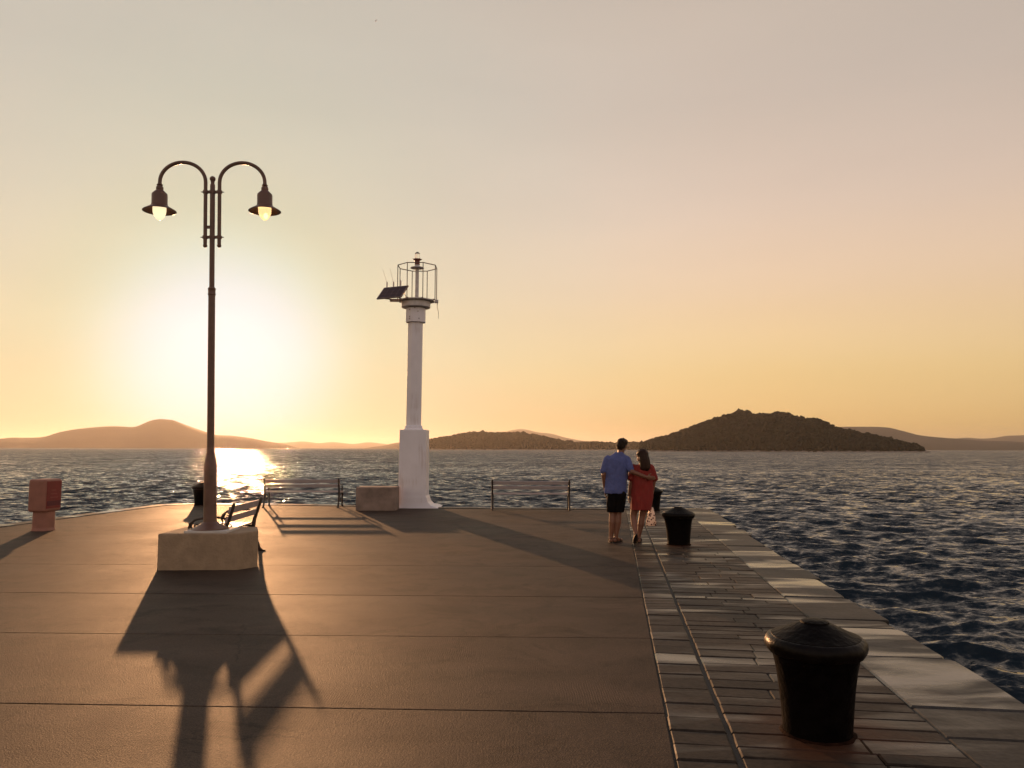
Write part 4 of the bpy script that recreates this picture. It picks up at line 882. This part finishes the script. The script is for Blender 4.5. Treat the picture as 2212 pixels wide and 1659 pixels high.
mb.fused('hair', M_hair1, man, .008, 2, lambda co: .012 * mnoise.noise(co * 28) + .006 * mnoise.noise(co * 60))
shoe((-.108, -.01, .09), (-.10, .17, .035), man, M_sole); shoe((-.022, 0, .09), (.085, .12, .035), man, M_sole)

woman = empty('person', CP + Vector((-.03, 0, 0)), 'woman in loose red dress with long brown hair carrying a bag', 'person')
mb = MB(); wx = .44
HW = Vector((wx - .005, .0, 1.478)); T, rot = head(mb, HW, R(48), R(-5), R(4), .97)
mb.cap((wx + .0, 0, 1.30), (wx, 0, 1.42), .05, .046)
mb.loft([(wx, 0, .74, .165, .115, 0), (wx, 0, .84, .165, .115, 0), (wx, 0, .98, .13, .09, 0), (wx, 0, 1.12, .145, .1, 0), (wx, 0, 1.22, .16, .095, 0), (wx, 0, 1.28, .14, .08, 0), (wx, 0, 1.33, .07, .06, 0)])
mb.cap((wx - .15, 0, 1.265), (wx - .19, .03, 1.02), .043, .035); mb.cap((wx - .19, .03, 1.02), (wx - .215, .06, .80), .034, .024)
hand(mb, (wx - .217, .062, .79), (-.05, .1, -1), (.9, .1, 0), -1, .35, .9)
mb.cap((wx + .15, 0, 1.265), (wx + .2, -.02, 1.04), .043, .035); mb.cap((wx + .2, -.02, 1.04), (wx + .175, .03, .82), .034, .024)
hand(mb, (wx + .174, .034, .81), (-.02, .12, -1), (-.9, .1, 0), 1, .95, .9)
mb.cap((wx - .08, 0, .80), (wx - .155, .03, .45), .088, .056); mb.cap((wx - .155, .03, .45), (wx - .15, -.05, .30), .054, .056); mb.cap((wx - .15, -.05, .30), (wx - .142, -.13, .19), .052, .034)
mb.cap((wx + .08, 0, .80), (wx - .0, .05, .45), .088, .056); mb.cap((wx, .05, .45), (wx - .025, .04, .30), .054, .056); mb.cap((wx - .025, .04, .30), (wx - .065, .03, .09), .052, .032)
foot(mb, (wx - .065, .03, .085), (wx - .02, .18, .033))
mb.cap((wx - .142, -.13, .19), (wx - .145, -.155, .165), .034, .034); mb.cap((wx - .145, -.155, .165), (wx - .15, -.06, .045), .034, .03); mb.cap((wx - .15, -.06, .045), (wx - .15, -.02, .03), .03, .024)
mb.fused('body', M_skin2, woman, .0065, 4)
mb = MB(); mb.loft([(wx - .03, 0, .555, .185, .16, 0), (wx - .02, 0, .66, .188, .16, 0), (wx - .005, 0, .8, .192, .155, 0), (wx, 0, .95, .185, .145, 0), (wx, 0, 1.1, .188, .135, 0), (wx, 0, 1.22, .19, .12, 0), (wx, 0, 1.29, .15, .095, 0), (wx, 0, 1.33, .08, .07, 0)])
mb.cap((wx - .14, 0, 1.26), (wx - .19, .015, 1.1), .07, .07); mb.cap((wx + .14, 0, 1.26), (wx + .195, -.01, 1.1), .072, .078)
mb.fused('dress', M_dress, woman, .009, 3, lambda co: .018 * mnoise.fractal(Vector((co.x * 11, co.y * 11, co.z * 3.2)), 1, 2, 3))
mb = MB(); mb.ell(T((0, -.02, .03)), (.088, .105, .094), rot); mb.ell(T((.0, -.05, -.04)), (.082, .07, .09), rot)
mb.loft([(wx + .03, -.085, 1.215, .06, .03, 0), (wx + .03, -.1, 1.26, .085, .045, 0), (wx + .035, -.09, 1.34, .09, .055, 0), (wx + .03, -.065, 1.43, .088, .07, 0), (wx + .015, -.04, 1.5, .08, .075, 0)])
mb.fused('hair', M_hair2, woman, .008, 3, lambda co: .01 * mnoise.noise(Vector((co.x * 40, co.y * 40, co.z * 5))))
shoe((wx - .065, .03, .085), (wx - .02, .18, .033), woman, M_sole)
mb = MB(); a = Vector((wx - .145, -.215, .17)); b = Vector((wx - .15, -.085, .012)); dv = (b - a)
n = 24; nn = Vector((0, -.77, -.64)); sd = Vector((1, 0, 0)); bot = []; top = []
for k in range(n):
    an_ = 2 * math.pi * k / n; u = .5 - .5 * math.cos(an_); p = a + dv * (u * 1.12) + sd * math.sin(an_) * (.032 + .012 * u); bot.append(p + nn * .012); top.append(p - nn * .012)
mb.add(bot + top, [(i, (i + 1) % n, n + (i + 1) % n, n + i) for i in range(n)] + [tuple(range(n, 2 * n)), tuple(reversed(range(n)))]); mb.build('sandal', M_sole, woman)
# bag of patterned translucent fabric
bm_, bN, bL, bB_ = mat('patterned_bag_fabric')
tcn = bN.new('ShaderNodeTexCoord'); vo = bN.new('ShaderNodeTexVoronoi'); vo.inputs['Scale'].default_value = 26; bL.new(tcn.outputs['Object'], vo.inputs[0])
cr = bN.new('ShaderNodeValToRGB'); cr.color_ramp.interpolation = 'CONSTANT'; cr.color_ramp.elements[0].color = (.12, .07, .08, 1); cr.color_ramp.elements[1].position = .38; cr.color_ramp.elements[1].color = (.95, .85, .78, 1)
bL.new(vo.outputs['Distance'], cr.inputs[0]); bL.new(cr.outputs[0], bB_.inputs['Base Color']); bB_.inputs['Roughness'].default_value = .25
tr_ = bN.new('ShaderNodeBsdfTranslucent'); bL.new(cr.outputs[0], tr_.inputs['Color']); mxs = bN.new('ShaderNodeMixShader'); mxs.inputs[0].default_value = .5; bL.new(bB_.outputs[0], mxs.inputs[1]); bL.new(tr_.outputs[0], mxs.inputs[2]); bL.new(mxs.outputs[0], bN['Material Output'].inputs[0])
bag = empty('tote_bag', CP + Vector((wx + .135, .03, 0)), 'small patterned shiny bag hanging from the hand of the woman in red', 'bag')
mb = MB(); mb.loft([(-.015, 0, .285, .08, .05, 0, .8), (-.015, 0, .30, .09, .06, 0, .8), (-.012, 0, .38, .08, .055, 0, .8), (-.01, 0, .48, .06, .035, 0, .8), (-.006, 0, .56, .04, .02, 0, .8), (-.004, 0, .60, .022, .013, 0, .8)], 20); mb.build('pouch', bm_, bag, True)
mb = MB(); mb.tube([(-.02, 0, .59), (-.005, 0, .65), (.005, .01, .72)], .006, 6); mb.tube([(.012, 0, .59), (.016, 0, .65), (.01, .01, .72)], .006, 6); mb.build('strap', M_short, bag)

# ------------------------------------------------------------ gull
gp = W(812, 45, 200)
M_gull = simple('white_feathers', (.85, .85, .85), .6, var=.03)
mb = MB(); mb.loft([(0, 0, -.28, .02, .02, 0), (0, 0, -.15, .07, .06, 0), (0, 0, .0, .09, .08, 0), (0, 0, .15, .07, .06, 0), (0, 0, .24, .045, .045, 0), (0, 0, .33, .01, .01, 0)], 12)
for v in range(len(mb.v)): x_, y_, z_ = mb.v[v]; mb.v[v] = (z_, x_, y_)
gt = M_gull.node_tree; t_ = gt.nodes.new('ShaderNodeBsdfTranslucent'); t_.inputs[0].default_value = (1, 1, 1, 1); x_ = gt.nodes.new('ShaderNodeMixShader'); x_.inputs[0].default_value = .6
gt.links.new(gt.nodes['Principled BSDF'].outputs[0], x_.inputs[1]); gt.links.new(t_.outputs[0], x_.inputs[2]); gt.links.new(x_.outputs[0], gt.nodes['Material Output'].inputs[0])
gl = empty('seagull', gp, 'tiny white seagull gliding high in the sky above the beacon', 'bird', R(25))
mb.build('body', M_gull, gl, True)
for sg in (-1, 1):
    mb = MB(); vs = []
    for (u, c, z_) in ((.05, .12, .02), (.3, .11, .14), (.55, .09, .13), (.8, .03, .0)): vs += [(c, sg * u, z_), (-c * .7 + .02, sg * u, z_ - .01), (c, sg * u, z_ + .02), (-c * .7 + .02, sg * u, z_ + .008)]
    fs = []
    for i in range(3):
        a = i * 4
        for (p_, q_) in ((0, 1), (1, 3), (3, 2), (2, 0)): fs.append((a + p_, a + q_, a + 4 + q_, a + 4 + p_))
    fs += [(0, 1, 3, 2), (12, 13, 15, 14)]
    mb.add(vs, fs); mb.build('wing', M_gull, gl)
